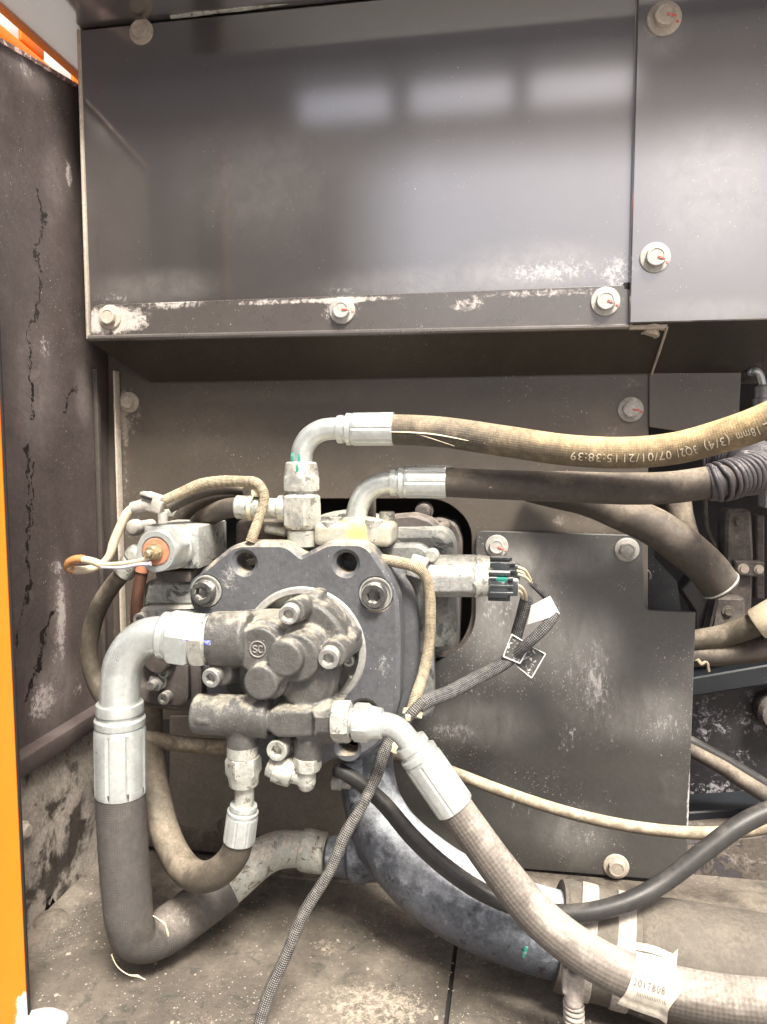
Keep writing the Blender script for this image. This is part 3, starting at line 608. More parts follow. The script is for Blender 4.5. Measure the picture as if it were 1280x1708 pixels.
# ------------------------------------------------------------------ engine bay behind the opening on the right
fwl = MB(); fwl.box((.2, 2.35, -.2), (3.2, .02, 2.6)); part('firewall', fwl, m_black, kind='structure')
eb = thing('engine_block', 'dark engine block with flaking white paint, behind the mounting plate edge', 'engine', P(1210, 1280, 1.66))
pm = MB(); pm.prism(rpoly([(1060, 1150), (1420, 1105), (1420, 1420), (1060, 1420)], 1.66, 4), (0, .3, 0), ch=.004); part('block_face', pm, m_engchip, eb)
pm = MB(); pm.prism(rpoly([(1130, 1135), (1420, 1085), (1420, 1120), (1130, 1166)], 1.60, 2), (0, .07, 0), ch=.003); part('angle_bar', pm, m_blueblack, eb)
pm = MB(); pm.lathe(P(1300, 1190, 1.62), (0, 1, 0), [(-.01, .02), (-.01, .035), (0, .042), (.05, .042)], 32); part('port_ring', pm, m_bracket, eb)
pm = MB(); pm.prism(rpoly([(1060, 1360), (1420, 1340), (1420, 1420), (1060, 1420)], 1.55, 2), (0, .08, 0), ch=.003); part('lower_bar', pm, m_blueblack, eb)
ip = thing('inner_sheet', 'blue-black inner sheet with a small hook, seen through the notch of the mounting plate', 'inner panel', P(1110, 950, 1.6))
pm = MB(); pm.prism(rpoly([(1040, 880), (1092, 880), (1092, 930), (1130, 970), (1140, 1040), (1040, 1040)], 1.6, 3), (0, .01, 0), ch=.001); part('sheet', pm, m_blueblack, ip)
pm = MB(); pm.tube(*TP([(1070, 951, 1.585, 1.6), (1080, 951, 1.585, 1.6), (1085, 958, 1.585, 1.6), (1085, 966, 1.585, 1.6)]), 8); part('hook', pm, m_steel, ip)
vb = thing('engine_bracket', 'dusty cast bracket upright in the dark engine bay, right of the lower dark hose', 'engine bracket', P(1235, 980, 1.62))
pm = MB(); pm.prism(rpoly([(1212, 850), (1254, 850), (1258, 930), (1252, 1080), (1222, 1090), (1210, 930)], 1.62, [10, 10, 3, 3, 3, 3]), (0, .06, 0), ch=.006); part('upright', pm, m_bracket, vb)
pm = MB(); pm.prism(rpoly([(1226, 936), (1276, 938), (1276, 962), (1226, 962)], 1.60, 2), (0, .03, 0), ch=.003); part('cross_clamp', pm, m_bracket, vb)
hexbolt(vb, 1240, 949, 1.599, 9, m_boltt); hexbolt(vb, 1266, 950, 1.599, 8, m_boltt); hexbolt(vb, 1232, 870, 1.619, 9, m_browncast); hexbolt(vb, 1215, 1020, 1.579, 10, m_browncast)
pm = MB(); pm.prism(rpoly([(1196, 996), (1244, 998), (1244, 1060), (1182, 1060)], 1.58, 4), (0, .05, 0), ch=.006); part('foot_block', pm, m_bracket, vb)
pm = MB(); pm.prism(rpoly([(1137, 985), (1190, 920), (1200, 990), (1180, 1060), (1160, 1060), (1160, 1020)], 1.63, 3), (0, .06, 0), ch=.003); part('gusset', pm, m_engine, vb)
pm = MB(); pm.box(P(1284, 830, 1.6), (.03, .05, .04), .004); part('white_connector', pm, m_white, vb)
pm = MB(); pm.prism(rpoly([(1262, 860), (1276, 860), (1276, 1000), (1262, 1000)], 1.72, 2), (0, .05, 0), ch=.003); part('back_rod', pm, m_bracket, vb)
pf = thing('pipe_fitting', 'grey pipe fitting with small bright elbow, above the tan hose at the right edge', 'pipe fitting', P(1262, 620, 1.5))
pm = MB(); pm.box(P(1250, 603, 1.5), (.035, .05, .035), .004, Matrix.Rotation(.2, 3, 'Y')); pm.box(P(1273, 598, 1.5), (.026, .05, .034), .004); pm.box(P(1268, 625, 1.52), (.075, .05, .03), .006); part('valve_body', pm, m_bracket, pf)
pm = MB(); pm.tube(*TP([(1252, 622, 1.47, 6), (1258, 618, 1.46, 6), (1266, 622, 1.46, 6), (1272, 640, 1.46, 6), (1274, 660, 1.46, 6)]), 16); part('elbow_pipe', pm, m_zinc, pf)
pm = MB(); pm.lathe(P(1274, 642, 1.46), (0, 0, -1), [(0, .011), (.004, .015), (.024, .015), (.026, .018), (.05, .018), (.054, .013)], 24); part('collar', pm, m_steel, pf)
bs = thing('rear_sill', 'dirt-caked brown sill along the floor, behind the wide rubber sleeve', 'sill', P(1150, 1500, YB))
zs = P(1150, 1490, 1.40).z
pm = MB(); pm.box((.42, YB - .052, ZF - .001), (1.7, .085, .012), .004); pm.box((.42, YB - .1, ZF - .003), (1.7, .012, .012), .003); part('sill_beam', pm, m_browncast, bs)
pm = MB(); pm.prism(rpoly([(1135, 1405), (1300, 1392), (1300, 1490), (1120, 1490)], 1.47, 4), (0, .10, 0), ch=.004); part('dirt_ledge', pm, M('caked_dirt', (.10, .085, .07), .9, var=.4, amt=.36, d_scale=34, d_soft=.05, dust=(.25, .22, .19), chip=(.05, .045, .05), c_amt=.45, c_scale=26, bump=.8, b_scale=90), bs)
# ------------------------------------------------------------------ flywheel housing behind the pump
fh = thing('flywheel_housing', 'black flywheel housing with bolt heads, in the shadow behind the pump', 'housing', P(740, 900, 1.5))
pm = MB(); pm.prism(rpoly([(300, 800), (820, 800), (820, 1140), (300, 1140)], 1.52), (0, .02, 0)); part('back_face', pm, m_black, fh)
pm = MB(); pm.prism(rpoly([(560, 850), (700, 872), (732, 862), (762, 872), (772, 900), (765, 1100), (560, 1100)], 1.44, 12), (0, .05, 0), ch=.005); part('rim', pm, m_darkcast, fh)
pm = MB(); pm.lathe(P(705, 854, 1.41), (0, 1, 0), [(0, .009), (0, .010), (.002, .0145), (.03, .0145), (.03, .018), (.04, .018), (.06, .012)], 24); part('stud', pm, m_darkcast, fh)
pm = MB(); pm.lathe(P(733, 886, 1.36), P(745, 876, 1.45) - P(733, 886, 1.36), [(0, .010), (.002, .012), (.09, .012)], 20); part('stud', pm, m_darkcast, fh)
pm = MB(); pm.prism(rpoly([(722, 1000), (745, 1000), (748, 1060), (735, 1100), (722, 1090)], 1.36, 6), (0, .05, 0), ch=.004); part('rib', pm, m_darkcast, fh)
# ------------------------------------------------------------------ main pump
YF = 1.08
def ylathe(px, py, Y, rings, seg=40, mb=None):
    """axis pointing away from the camera; rings (metres behind Y, radius in picture pixels at Y[, 'h'])"""
    mb = mb or MB(); k = R(px, py, Y, 1.0)
    return mb.lathe(P(px, py, Y), (0, 1, 0), [(r[0], r[1] * k) + tuple(r[2:3]) for r in rings], seg)
def plathe(a, b, rings, seg=40, mb=None, rot=0.0):
    """axis from picture point a to b; rings (pixels along at a's scale, pixel radius[, 'h'])"""
    mb = mb or MB(); k = R(*a, 1.0); p0, p1 = P(*a), P(*b)
    return mb.lathe(p0, p1 - p0, [(r[0] * k, r[1] * k) + ((r[2],) if len(r) > 2 else ()) + ((r[3] * k,) if len(r) > 3 else ()) for r in rings], seg, rot=rot)
hp = thing('hydraulic_pump', 'grey hydraulic main pump with notched face plate and round ring, in the middle', 'hydraulic pump', P(510, 1085, YF))
outer = rpoly([(392, 906), (478, 906), (503, 927), (546, 904), (612, 904), (648, 958), (664, 1000), (668, 1060), (666, 1175), (640, 1240), (598, 1268), (556, 1266), (520, 1290), (430, 1275), (352, 1200), (336, 1120), (334, 1040), (314, 1002), (317, 975), (340, 948)], YF,
    [16, 14, 2, 12, 20, 14, 10, 4, 16, 20, 22, 8, 20, 30, 30, 10, 16, 14, 14, 10], 6)
holes = [circ(408, 939, YF, 17), circ(577, 940, YF, 18), circ(344, 986, YF, 23), circ(627, 991, YF, 24.5), circ(580, 1247, YF, 17), circ(608, 1190, YF, 20), circ(507, 1083, YF, 99, 56)]
pm = MB(); pm.prism(outer, (0, .05, 0), holes, ch=.006); part('face_plate', pm, m_flange, hp)
pm = MB(); pm.prism(rpoly([(440, 925), (600, 925), (655, 930), (690, 985), (697, 1040), (698, 1160), (664, 1245), (600, 1270), (420, 1270), (350, 1180), (345, 960)], 1.135, [10, 10, 24, 24, 10, 30, 30, 20, 40, 40, 30]), (0, .075, 0), [circ(525, 1070, 1.135, 90, 40)], ch=.010); part('rear_plate', pm, m_flange, hp)
ylathe_r = ylathe(507, 1083, YF, [(.03, 93), (-.001, 93), (-.004, 95), (-.004, 103), (-.001, 106), (.02, 106)], 72); pm = ylathe_r; part('spigot_ring', pm, m_ring, hp)
pm = ylathe(510, 1083, YF, [(.028, 104), (.028, 70), (.022, 68), (.022, 5)], 56); part('recess_face', pm, m_recess, hp)
pm = MB(); pm.lathe(P(577, 1150, YF) + Vector((0, .01, 0)), P(560, 1178, YF) - P(590, 1130, YF), [(-.02, .004), (-.018, .007), (.02, .007), (.022, .004)], 16); part('dowel', pm, m_steel, hp)
for (x, y, n) in ((344, 986, 24), (627, 991, 25.5)):
    pm = ylathe(x, y, YF, [(.008, n - 1.2), (.0005, n - .8), (-.0012, n), (-.0012, n + 2.2), (.002, n + 2.8)], 48); part('counterbore_ring', pm, m_ring, hp)
for (x, y, n) in ((344, 986, 19.5), (627, 991, 20.5)): socket(hp, x, y, YF + .004, n, m_pinbolt)
socket(hp, 496, 999, YF + .012, 11, m_zincw); socket(hp, 583, 1100, YF + .006, 10, m_zincw)
pm = ylathe(548, 1040, 1.20, [(.0, 120), (.0, 166), (.012, 176), (.20, 176), (.22, 150)], 64); part('pump_case', pm, m_alu, hp)
pm = MB(); pm.prism(rpoly([(420, 912), (702, 907), (722, 925), (724, 1200), (420, 1200)], 1.17, [10, 18, 24, 20, 20]), (0, .028, 0), [circ(560, 1060, 1.17, 110)], ch=.006); part('case_flange', pm, m_alu2, hp)
pm = MB(); pm.prism(rpoly([(540, 888), (740, 885), (756, 905), (762, 1090), (540, 1090)], 1.25, [10, 20, 24, 30, 10]), (0, .09, 0), ch=.012); part('rear_case', pm, m_alu2, hp)
pm = MB(); pm.prism(rpoly([(640, 862), (690, 858), (720, 868), (740, 890), (640, 890)], 1.33, 8), (0, .06, 0), ch=.005); part('case_lug', pm, m_darkcast, hp)
pm = MB(); pm.prism(rpoly([(392, 872), (410, 862), (476, 866), (484, 930), (392, 930)], 1.17, 8), (0, .07, 0), ch=.006); part('case_boss', pm, m_browncast, hp)
pm = ylathe(720, 928, 1.165, [(0, 9), (.002, 12), (.02, 12)], 24); part('case_plug', pm, m_zincw, hp)
pm = MB(); pm.box(P(697, 945, 1.15), (.028, .02, .034), .004, Matrix.Rotation(.3, 3, 'Y')); part('tie_mount', pm, m_white, hp)
# outlet block with its four bolts
ok = thing('outlet_flange', 'yellow-dusted split flange block with four bolts, clamping the lower elbow on the pump', 'pipe flange', P(596, 890, 1.14))
pm = MB(); c0 = P(596, 888, 1.16); k = R(596, 888, 1.15, 1)
pm.box(c0, (130 * k, .085, 38 * k), .008); pm.lathe(P(600, 893, 1.15) + Vector((0, 0, 0)), (0, 0, 1), [(-.01, 34*k), (22*k, 33*k), (30*k, 27*k)], 32)
cast('flange_block', pm, m_ylwblock, ok, .002, 4)
for (x, y, Y, n, h) in ((549, 869, 1.13, 13, 20), (576, 858, 1.20, 12, 16), (624, 866, 1.13, 16, 26), (646, 853, 1.19, 13, 26), (560, 862, 1.17, 11, 16)):
    k = R(x, y, Y, 1); pm = MB(); pm.lathe(P(x, y, Y) - Vector((0, 0, h * k)), (0, 0, 1), [(-.01, n*k*.9), (0, n*k), (h*k*.94, n*k), (h*k, n*k*.88), (h*k, n*k*.55), (h*k*.7, n*k*.5)], 24); part('bolt', pm, m_zincw if x > 600 else m_alu, ok)
pm = MB(); pm.box(P(612, 845, 1.24), (.028, .03, .05), .003); part('rear_spacer', pm, m_browncast, ok)
# tee fitting under the upper hose
te = thing('tee_fitting', 'white-dusted hexagonal tee fitting on the notch of the pump plate, below the upper elbow', 'pipe fitting', P(503, 890, 1.13))
YT = 1.135
pm = plathe((505, 910, YT), (504, 870, YT), [(0, 25), (26, 25), (28, 21), (34, 21)], 36); part('base_neck', pm, m_zincw, te)
pm = plathe((504, 884, YT), (503, 815, YT), [(0, 20), (3, 27), (10, 30, 'h', 36), (44, 30, 'h', 36), (56, 30, 'h', 33), (62, 25), (68, 25)], 48, rot=.35)
pm.lathe(P(492, 848, YT), P(452, 848, YT) - P(492, 848, YT), [(0, R(500, 848, YT, 24)), (.025, R(500, 848, YT, 22)), (.028, R(500, 848, YT, 17)), (.05, R(500, 848, YT, 17))], 36); part('tee_body', pm, m_zincw, te)
pm = plathe((478, 848, YT), (430, 847, YT), [(0, 12), (0, 19, 'h', 21.5), (9, 19, 'h', 22), (11, 19, 'h', 20), (12, 16), (24, 16), (26, 17), (40, 17)], 36); part('side_nut', pm, m_zincw, te)
pm = plathe((438, 846, YT), (392, 846, YT), [(0, 16), (1, 19), (14, 20), (15, 18.5), (18, 18.5), (19, 20), (43, 20), (45, 18), (45, 12)], 36); part('side_ferrule', pm, m_zincw, te)
pm = plathe((460, 884, YT + .01), (440, 880, YT + .01), [(-20, 6), (-18, 8), (16, 8), (18, 6)], 20); part('side_plug', pm, m_zincw, te)
# ------------------------------------------------------------------ hoses: helpers
def hose_thing(name, label, cat, org, group=None): return thing(name, label, cat, P(*org), group)
def tube_part(name, spec, mat, parent, seg=24, mod=None, step=None, label=None):
    pm = MB(); pts, rad = TP(spec); pm.tube(pts, rad, seg, mod=mod, step=step); return part(name, pm, mat, parent, ang=40, label=label)
def ferrule(parent, a, b, n, L, mat=None, col=.86):
    """crimped ferrule from a to b, n pixel radius; n2 collars first, then eight pressed flats"""
    pm = MB(); k = R(*a, 1.0); p0, p1 = P(*a), P(*b); ax = (p1 - p0)
    L = ax.length / k
    seg = 64; rings = []
    pm.lathe(p0, ax, [(0, n * k * .70), (0, n * k * (col - .02)), (.004, n * k * col), (L * .10 * k, n * k * col), (L * .11 * k, n * k * (col - .06)), (L * .15 * k, n * k * (col - .06)), (L * .17 * k, n * k * .98), (L * .24 * k, n * k * .97), (L * .25 * k, n * k * .92), (L * .27 * k, n * k * .92)], seg)
    # body with pressed flats
    axn = ax.normalized(); t = Vector((0, 0, 1)) if abs(axn.z) < .9 else Vector((1, 0, 0)); u = axn.cross(t).normalized(); v = axn.cross(u); st = []
    for (d, s, gq) in ((.25, .93, 0), (.29, .99, .3), (.34, 1.0, 1), (.94, 1.0, 1), (.985, 1.0, .6), (1.0, .985, .3), (1.0, .88, 0)):
        st.append(len(pm.v))
        for i in range(seg):
            a_ = 2 * math.pi * i / seg; q = abs(math.sin(a_ * 4)); g = 1 - .07 * gq * max(0, 1 - q * 3.6)
            pm.v.append(p0 + axn * (d * L * k) + (u * math.cos(a_) + v * math.sin(a_)) * n * k * s * g)
    for a_, b_ in zip(st, st[1:]): pm.ring_strip(b_, a_, seg)
    return part('ferrule', pm, mat or m_zinc, parent, ang=28)
def sides(parent, name, a, b, rings, mat, seg=48, rot=0.0):
    pm = plathe(a, b, rings, seg, rot=rot); return part(name, pm, mat, parent, ang=25)
FONT = None
def words(parent, spec, items, mat, size_r, name='print', flip=True, angle0=18, steep=None):
    """flat print wrapped on a hose: items (text, picture x of its right end, of its left end)"""
    pts, rad = TP(spec); c = catmull(pts, rad, .004); xs = [proj(q[0])[0] for q in c]
    cl = [0.0]
    for i in range(1, len(c)): cl.append(cl[-1] + (c[i][0] - c[i - 1][0]).length)
    def at(sv):
        for i in range(1, len(cl)):
            if cl[i] >= sv or i == len(cl) - 1:
                f = (sv - cl[i - 1]) / max(cl[i] - cl[i - 1], 1e-6); return c[i - 1][0].lerp(c[i][0], f), (c[i][0] - c[i - 1][0]).normalized(), c[i - 1][1] + (c[i][1] - c[i - 1][1]) * f
    def s_at(px):
        for i in range(1, len(xs)):
            if (xs[i - 1] - px) * (xs[i] - px) <= 0:
                f = (px - xs[i - 1]) / (xs[i] - xs[i - 1] + 1e-9); return cl[i - 1] + (cl[i] - cl[i - 1]) * f
        return cl[-1] if px > xs[-1] else cl[0]
    out = MB()
    for txt, xr, xl in items:
        cu = bpy.data.curves.new('t', 'FONT'); cu.body = txt; cu.resolution_u = 3; cu.space_character = 1.1
        o = bpy.data.objects.new('t', cu); COL.objects.link(o)
        bpy.context.view_layer.update()
        me = bpy.data.meshes.new_from_object(o.evaluated_get(bpy.context.evaluated_depsgraph_get()))
        bpy.data.objects.remove(o); bpy.data.curves.remove(cu)
        bm = bmesh.new(); bm.from_mesh(me); bpy.data.meshes.remove(me)
        bmesh.ops.triangulate(bm, faces=bm.faces[:]); bmesh.ops.subdivide_edges(bm, edges=bm.edges[:], cuts=1)
        w_ = max(v.co.x for v in bm.verts); x0_ = min(v.co.x for v in bm.verts)
        sR, sL = s_at(xr), s_at(xl)
        for v in bm.verts:
            tx = (v.co.x - x0_) / (w_ - x0_); ty = v.co.y - .35
            p, T, r = at(sR + (sL - sR) * tx)
            to = (-p).normalized(); to = (to - T * to.dot(T)).normalized(); dn = T.cross(to)
            if dn.z > 0: dn = -dn
            a = math.radians(angle0) + (ty * size_r if flip else -ty * size_r)
            v.co = p + (to * math.cos(a) + dn * math.sin(a)) * (r * 1.0 + .0008)
        out.add_bm(bm)
    return part(name, out, mat, parent, ang=0)
# ------------------------------------------------------------------ upper tan hose
YA = 1.135
h1 = hose_thing('tan_hose', 'tan dusty hydraulic hose with upside-down printed numbers, uppermost, running off to the right', 'hydraulic hose', (660, 716, YA))
sides(h1, 'nut', (503, 819, YA), (503, 768, YA), [(0, 22), (1, 29, 'h', 31), (4, 29, 'h', 34), (22, 29, 'h', 34), (27, 29), (46, 26), (48, 24), (49, 19)], m_zincw, rot=.3)
tube_part('elbow_pipe', [(503, 778, YA, 18.5), (503, 764, YA, 18.5), (507, 746, YA, 18.5), (518, 729, YA, 18.5), (536, 718, YA, 18.5), (556, 715, YA, 18.5), (572, 715, YA, 18.5)], m_zinc, h1)
ferrule(h1, (564, 716, YA), (657, 715.5, YA), 27.5, 0)
sp1 = [(648, 716, YA, 25), (700, 718, YA, 25.5), (750, 722, YA, 25.5), (850, 737, 1.13, 26), (950, 751, 1.12, 26), (1050, 755, 1.11, 26.5), (1130, 747, 1.10, 27), (1205, 727, 1.08, 28), (1280, 701, 1.06, 30), (1360, 660, 1.04, 32), (1450, 600, 1.02, 33)]
tube_part('rubber_hose', sp1, m_hosetan, h1, 32)
words(h1, sp1, [('2', 1290, 1273), ('18mm', 1264, 1229), ('(3/4)', 1217, 1177), ('3Q21', 1164, 1130), ('07/01/21', 1119, 1041), ('15:38:39', 1030, 954)], m_print, .75, 'printed_text', True, 20)
pm = MB(); pts, rad = TP([(652, 720, YA, 2), (690, 721, YA, 2), (730, 725, YA, 2), (782, 735, YA, 1)])
pm.tube([p + (-p).normalized() * R(700, 720, YA, 25.2) for p in pts], [.0012, .0018, .0016, .0006], 6, flat=.4); pts, rad = TP([(690, 722, YA, 2), (725, 733, YA, 2), (758, 744, YA, 1)])
pm.tube([p + (-p).normalized() * R(700, 720, YA, 24.2) for p in pts], [.0006, .0007, .0003], 6); part('scuff_line', pm, m_print, h1)
for (x, y, n) in ((493, 762, 3.4), (504, 764, 3.4), (504, 781, 4.0)):
    pm = MB(); pm.box(P(x, y, YA) + Vector((0, -R(x, y, YA, 18.2 if y < 770 else 27.5) + (.0015 if x < 500 else 0), 0)), (.0045, .0012, .013), .0005); part('green_mark', pm, m_green, h1)
# ------------------------------------------------------------------ second hose with spiral guard
YH = 1.17
h2 = hose_thing('dark_hose', 'dark brown hydraulic hose, second from top, with silver elbow, ending in a spiral guard', 'hydraulic hose', (745, 804, YH))
tube_part('elbow_pipe', [(592, 886, YH, 18), (594, 868, YH, 18), (598, 845, YH, 18), (609, 823, YH, 18), (628, 809, YH, 18), (650, 804, YH, 18), (664, 804, YH, 18)], m_zinc, h2)
ferrule(h2, (652, 804, YH), (745, 804, YH), 26.5, 0)
pm = MB(); pm.box(P(718, 778, YH), (R(700, 778, YH, 78), .012, .004), .001); part('crimp_tab', pm, m_zincw, h2)
sp2 = [(736, 804, YH, 24.5), (850, 809, YH, 25), (950, 812, YH, 26), (1050, 815, YH, 27), (1120, 813, YH, 27), (1185, 804, YH, 27), (1215, 799, YH, 26), (1245, 792, 1.2, 26), (1262, 782, 1.27, 26), (1255, 772, 1.36, 26), (1228, 770, 1.42, 26), (1195, 778, 1.46, 26)]
tube_part('rubber_hose', sp2, m_hosedark, h2, 28)
gs = [(1189, 806, YH, 28), (1202, 803, YH, 28), (1222, 798, 1.18, 29), (1245, 791, 1.2, 31), (1260, 782, 1.26, 33), (1255, 772, 1.36, 34), (1228, 768, 1.42, 33), (1198, 776, 1.46, 31)]
tube_part('guard_core', gs, m_spiral, h2, 32)
pts, rad = TP(gs); c = catmull(pts, rad, .002); hel = []; hr_ = []; Lh = 0; u = None
for i in range(len(c) - 1):
    T = (c[i + 1][0] - c[i][0]); dl = T.length; T.normalize()
    u = T.orthogonal().normalized() if u is None else (u - T * u.dot(T)).normalized(); v = T.cross(u)
    k = max(4, int(dl / .0004))
    for q in range(k):
        ph = (Lh + dl * q / k) / .0085 * 2 * math.pi; r_ = c[i][1] * (1.04 + .05 * math.sin(Lh * 90))
        hel.append(c[i][0].lerp(c[i + 1][0], q / k) + (u * math.cos(ph) + v * math.sin(ph)) * r_); hr_.append(.0042)
    Lh += dl
pm = MB(); pm.tube(hel, hr_, 7, step=.2); part('spiral_guard', pm, m_spiral, h2, ang=0)
ferr = [(1180, 807, YH, 29), (1186, 806, YH, 30.5), (1196, 804, YH, 30.5), (1200, 803, YH, 29)]
tube_part('guard_end', ferr, m_spiral, h2, 32)
h3 = hose_thing('lower_dark_hose', 'dark dusty hose slanting down into the engine bay, under the second hose', 'hydraulic hose', (1080, 880, 1.34))
tube_part('rubber_hose', [(880, 822, 1.40, 15), (930, 828, 1.38, 21), (985, 834, 1.35, 29), (1035, 854, 1.34, 30), (1090, 878, 1.34, 32), (1140, 912, 1.34, 33), (1180, 948, 1.35, 33), (1203, 978, 1.36, 32)], m_hosedark, h3, 28)
pm = MB(); a3, b3 = P(1200, 974, 1.36), P(1207, 983, 1.362); pm.lathe(a3, b3 - a3, [(0, R(1200, 974, 1.36, 30)), (0, R(1200, 974, 1.36, 33.5)), (.003, R(1200, 974, 1.36, 34)), (.005, R(1200, 974, 1.36, 32)), (.005, R(1200, 974, 1.36, 28))], 36); part('end_ring', pm, m_zincw, h3)
for (x, y, dx, dy, nn) in ((1112, 880, 7, 5, 5), (1140, 897, 10, 6, 6), (1190, 920, 7, 9, 6)):
    pass
h3b = hose_thing('stub_pipe', 'short olive-grey pipe stub behind the slanting dark hose', 'pipe', (1140, 870, 1.42))
tube_part('pipe_wall', [(1131, 800, 1.44, 21), (1132, 840, 1.43, 21), (1138, 872, 1.42, 21), (1150, 900, 1.41, 18)], m_hosebrown, h3b, 20)
# ------------------------------------------------------------------ gear pump in front of the main pump
gp = thing('gear_pump', 'dusty grey cast gear pump with raised lobes and ringed letters, on the pump face', 'gear pump', P(460, 1120, 1.0))
pm = MB()
YG = 1.0
def cyl(px, py, y0, y1, n, yref=None, fil=.003):
    yr = yref or y0; k = R(px, py, yr, 1); p = P(px, py, yr); p = Vector((p.x, y0, p.z))
    pm.lathe(p, (0, 1, 0), [(0, n*k - fil), (fil, n*k), (y1 - y0, n*k)], 40)
def cap(a, b, n, m=None, ea=.0):
    p0, p1 = P(*a), P(*b); k0, k1 = R(*a, n), R(*b, m or n); L = (p1 - p0).length
    pm.lathe(p0, p1 - p0, [(0, k0 * .86), (k0 * .12, k0), (L - k1 * .12, k1), (L, k1 * .86)], 40)
pm.prism(rpoly([(382, 1030), (456, 1033), (488, 1016), (522, 1002), (542, 1014), (562, 1034), (577, 1058), (572, 1092), (548, 1112), (541, 1160), (560, 1190), (540, 1226), (450, 1226), (400, 1190), (372, 1150), (366, 1100)], 1.02, 10, 5), (0, .085, 0), ch=.006)
pm.prism(rpoly([(392, 1034), (470, 1036), (530, 1050), (556, 1090), (553, 1140), (540, 1180), (525, 1200), (440, 1200), (398, 1160), (388, 1100)], 1.0, 14, 5), (0, .085, 0), ch=.010)
# lugs with their bolts
def lug(x, y, n, x2, y2):
    a, b = P(x, y, .985), P(x2, y2, 1.08); k = R(x, y, .985, n); L = (b - a).length
    pm.lathe(a, b - a, [(0, k * .93), (.003, k), (L, k * 1.0)], 36)
lug(489, 1020, 21, 523, 1003); lug(556, 1091, 23, 586, 1068)
pm.prism(rpoly([(516, 986), (538, 992), (520, 1062), (478, 1046)], 1.04, 9), (0, .05, 0), ch=.006)
pm.prism(rpoly([(578, 1048), (598, 1066), (566, 1108), (528, 1078)], 1.035, 9), (0, .05, 0), ch=.006)
a_, b_ = P(366, 1121, .985), P(398, 1112, 1.03); pm.lathe(a_, b_ - a_, [(0, R(366, 1121, .985, 21)), (.004, R(366, 1121, .985, 24)), ((b_-a_).length, R(366, 1121, .985, 26))], 32)
# lobes
cyl(430, 1086, .972, 1.03, 41); cyl(441, 1082, .985, 1.03, 46)
cyl(474, 1100, .955, 1.03, 31); cyl(492, 1098, .972, 1.03, 42); cyl(434, 1140, .953, 1.03, 30); cyl(447, 1136, .97, 1.03, 33)
pm.prism(rpoly([(452, 1104), (484, 1124), (458, 1150), (430, 1124)], .957, 4), (0, .05, 0), ch=.003)
cyl(505, 1140, .985, 1.03, 52, fil=.012)
# suction collar to the left, spool bore below, ports
cap((352, 1066, 1.0), (420, 1066, 1.0), 46, 47)
cap((326, 1190, .985), (452, 1196, .985), 33, 35)
cap((405, 1190, .985), (405, 1246, .985), 27, 26.5); cap((405, 1200, .985), (405, 1222, .985), 31, 27)
pm.box(P(338, 1203, .958) , (.022, .008, .009), .0035)
pm.prism(rpoly([(440, 1196), (452, 1186), (516, 1186), (516, 1232), (462, 1232), (442, 1218)], .962, 6), (0, .09, 0), ch=.004)
pm.prism(rpoly([(516, 1188), (560, 1188), (560, 1234), (516, 1234)], .958, 2), (0, .085, 0), ch=.010)
cap((500, 1201, 1.0), (560, 1201, 1.0), 38, 38)
cap((516, 1225, .995), (514, 1268, .995), 27, 24)
a_, b_ = P(466, 1248, .985), P(490, 1238, 1.04); pm.lathe(a_, b_ - a_, [(0, R(466, 1248, .985, 19)), ((b_-a_).length, R(466, 1248, .985, 20))], 28)
cast('pump_housing', pm, m_gear, gp, .00155, 12)
socket(gp, 485, 1022, .983, 16.5, m_steel, (.06, .1)); socket(gp, 551, 1094, .983, 17.5, m_steel, (.06, .1)); socket(gp, 359, 1126, .983, 16, m_steel, (.1, -.1)); socket(gp, 467, 1246, .983, 17.5, m_zincw, (.02, 0))
# cast ring with the letters
pm = MB(); c0 = P(430, 1083, .9715); k = R(430, 1083, .9715, 1)
for q in [0]:
    ring = [c0 + Vector((math.cos(2*math.pi*i/40), 0, math.sin(2*math.pi*i/40))) * 13.2 * k for i in range(41)]
    pm.tube(ring, [1.5 * k] * 41, 8, step=.02)
def stroke(pts):
    pm.tube([c0 + Vector((x * k, 0, -y * k)) for x, y in pts], [1.5 * k] * len(pts), 8, step=.002)
stroke([(-1.2, -4.0), (-3.2, -5.6), (-6.2, -5.2), (-7.8, -3.2), (-6.2, -.9), (-3.0, .6), (-1.2, 2.6), (-2.4, 5.0), (-5.4, 5.4), (-7.8, 3.8)])
stroke([(8.6, -3.6), (6.6, -5.4), (3.6, -5.2), (1.8, -2.4), (1.8, 1.8), (3.6, 5.0), (6.8, 5.4), (8.6, 3.8)])
part('cast_mark', pm, M('dusty_cast_mark', (.17, .165, .155), .7, amt=.3, dust=(.27, .25, .21), d_scale=80), gp)
# ------------------------------------------------------------------ fittings on the gear pump
pm = MB()
hb = hose_thing('suction_hose', 'thick rubber hose with large silver elbow, looping down left of the pump', 'suction hose', (202, 1330, .99))
sides(hb, 'adapter_nut', (356, 1066, .995), (318, 1066, .995), [(0, 40), (6, 40), (6, 42, 'h', 46), (10, 42, 'h', 50), (26, 42, 'h', 50), (30, 42, 'h', 46), (31, 38)], m_zincw, rot=.2)
sides(hb, 'swivel_nut', (326, 1066, .992), (266, 1058, .988), [(0, 36), (1, 43, 'h', 46), (5, 43, 'h', 51), (30, 43, 'h', 51), (36, 43, 'h', 47), (40, 42), (44, 41), (46, 39), (56, 39), (60, 34), (60, 28)], m_zinc, rot=.25)
tube_part('elbow_pipe', [(286, 1061, .99, 31), (268, 1059, .99, 31), (244, 1063, .99, 31.5), (221, 1081, .99, 32), (206, 1108, .99, 32.5), (201, 1140, .99, 32.5), (200, 1172, .99, 32.5), (200, 1200, .99, 32.5)], m_zinc, hb, 36)
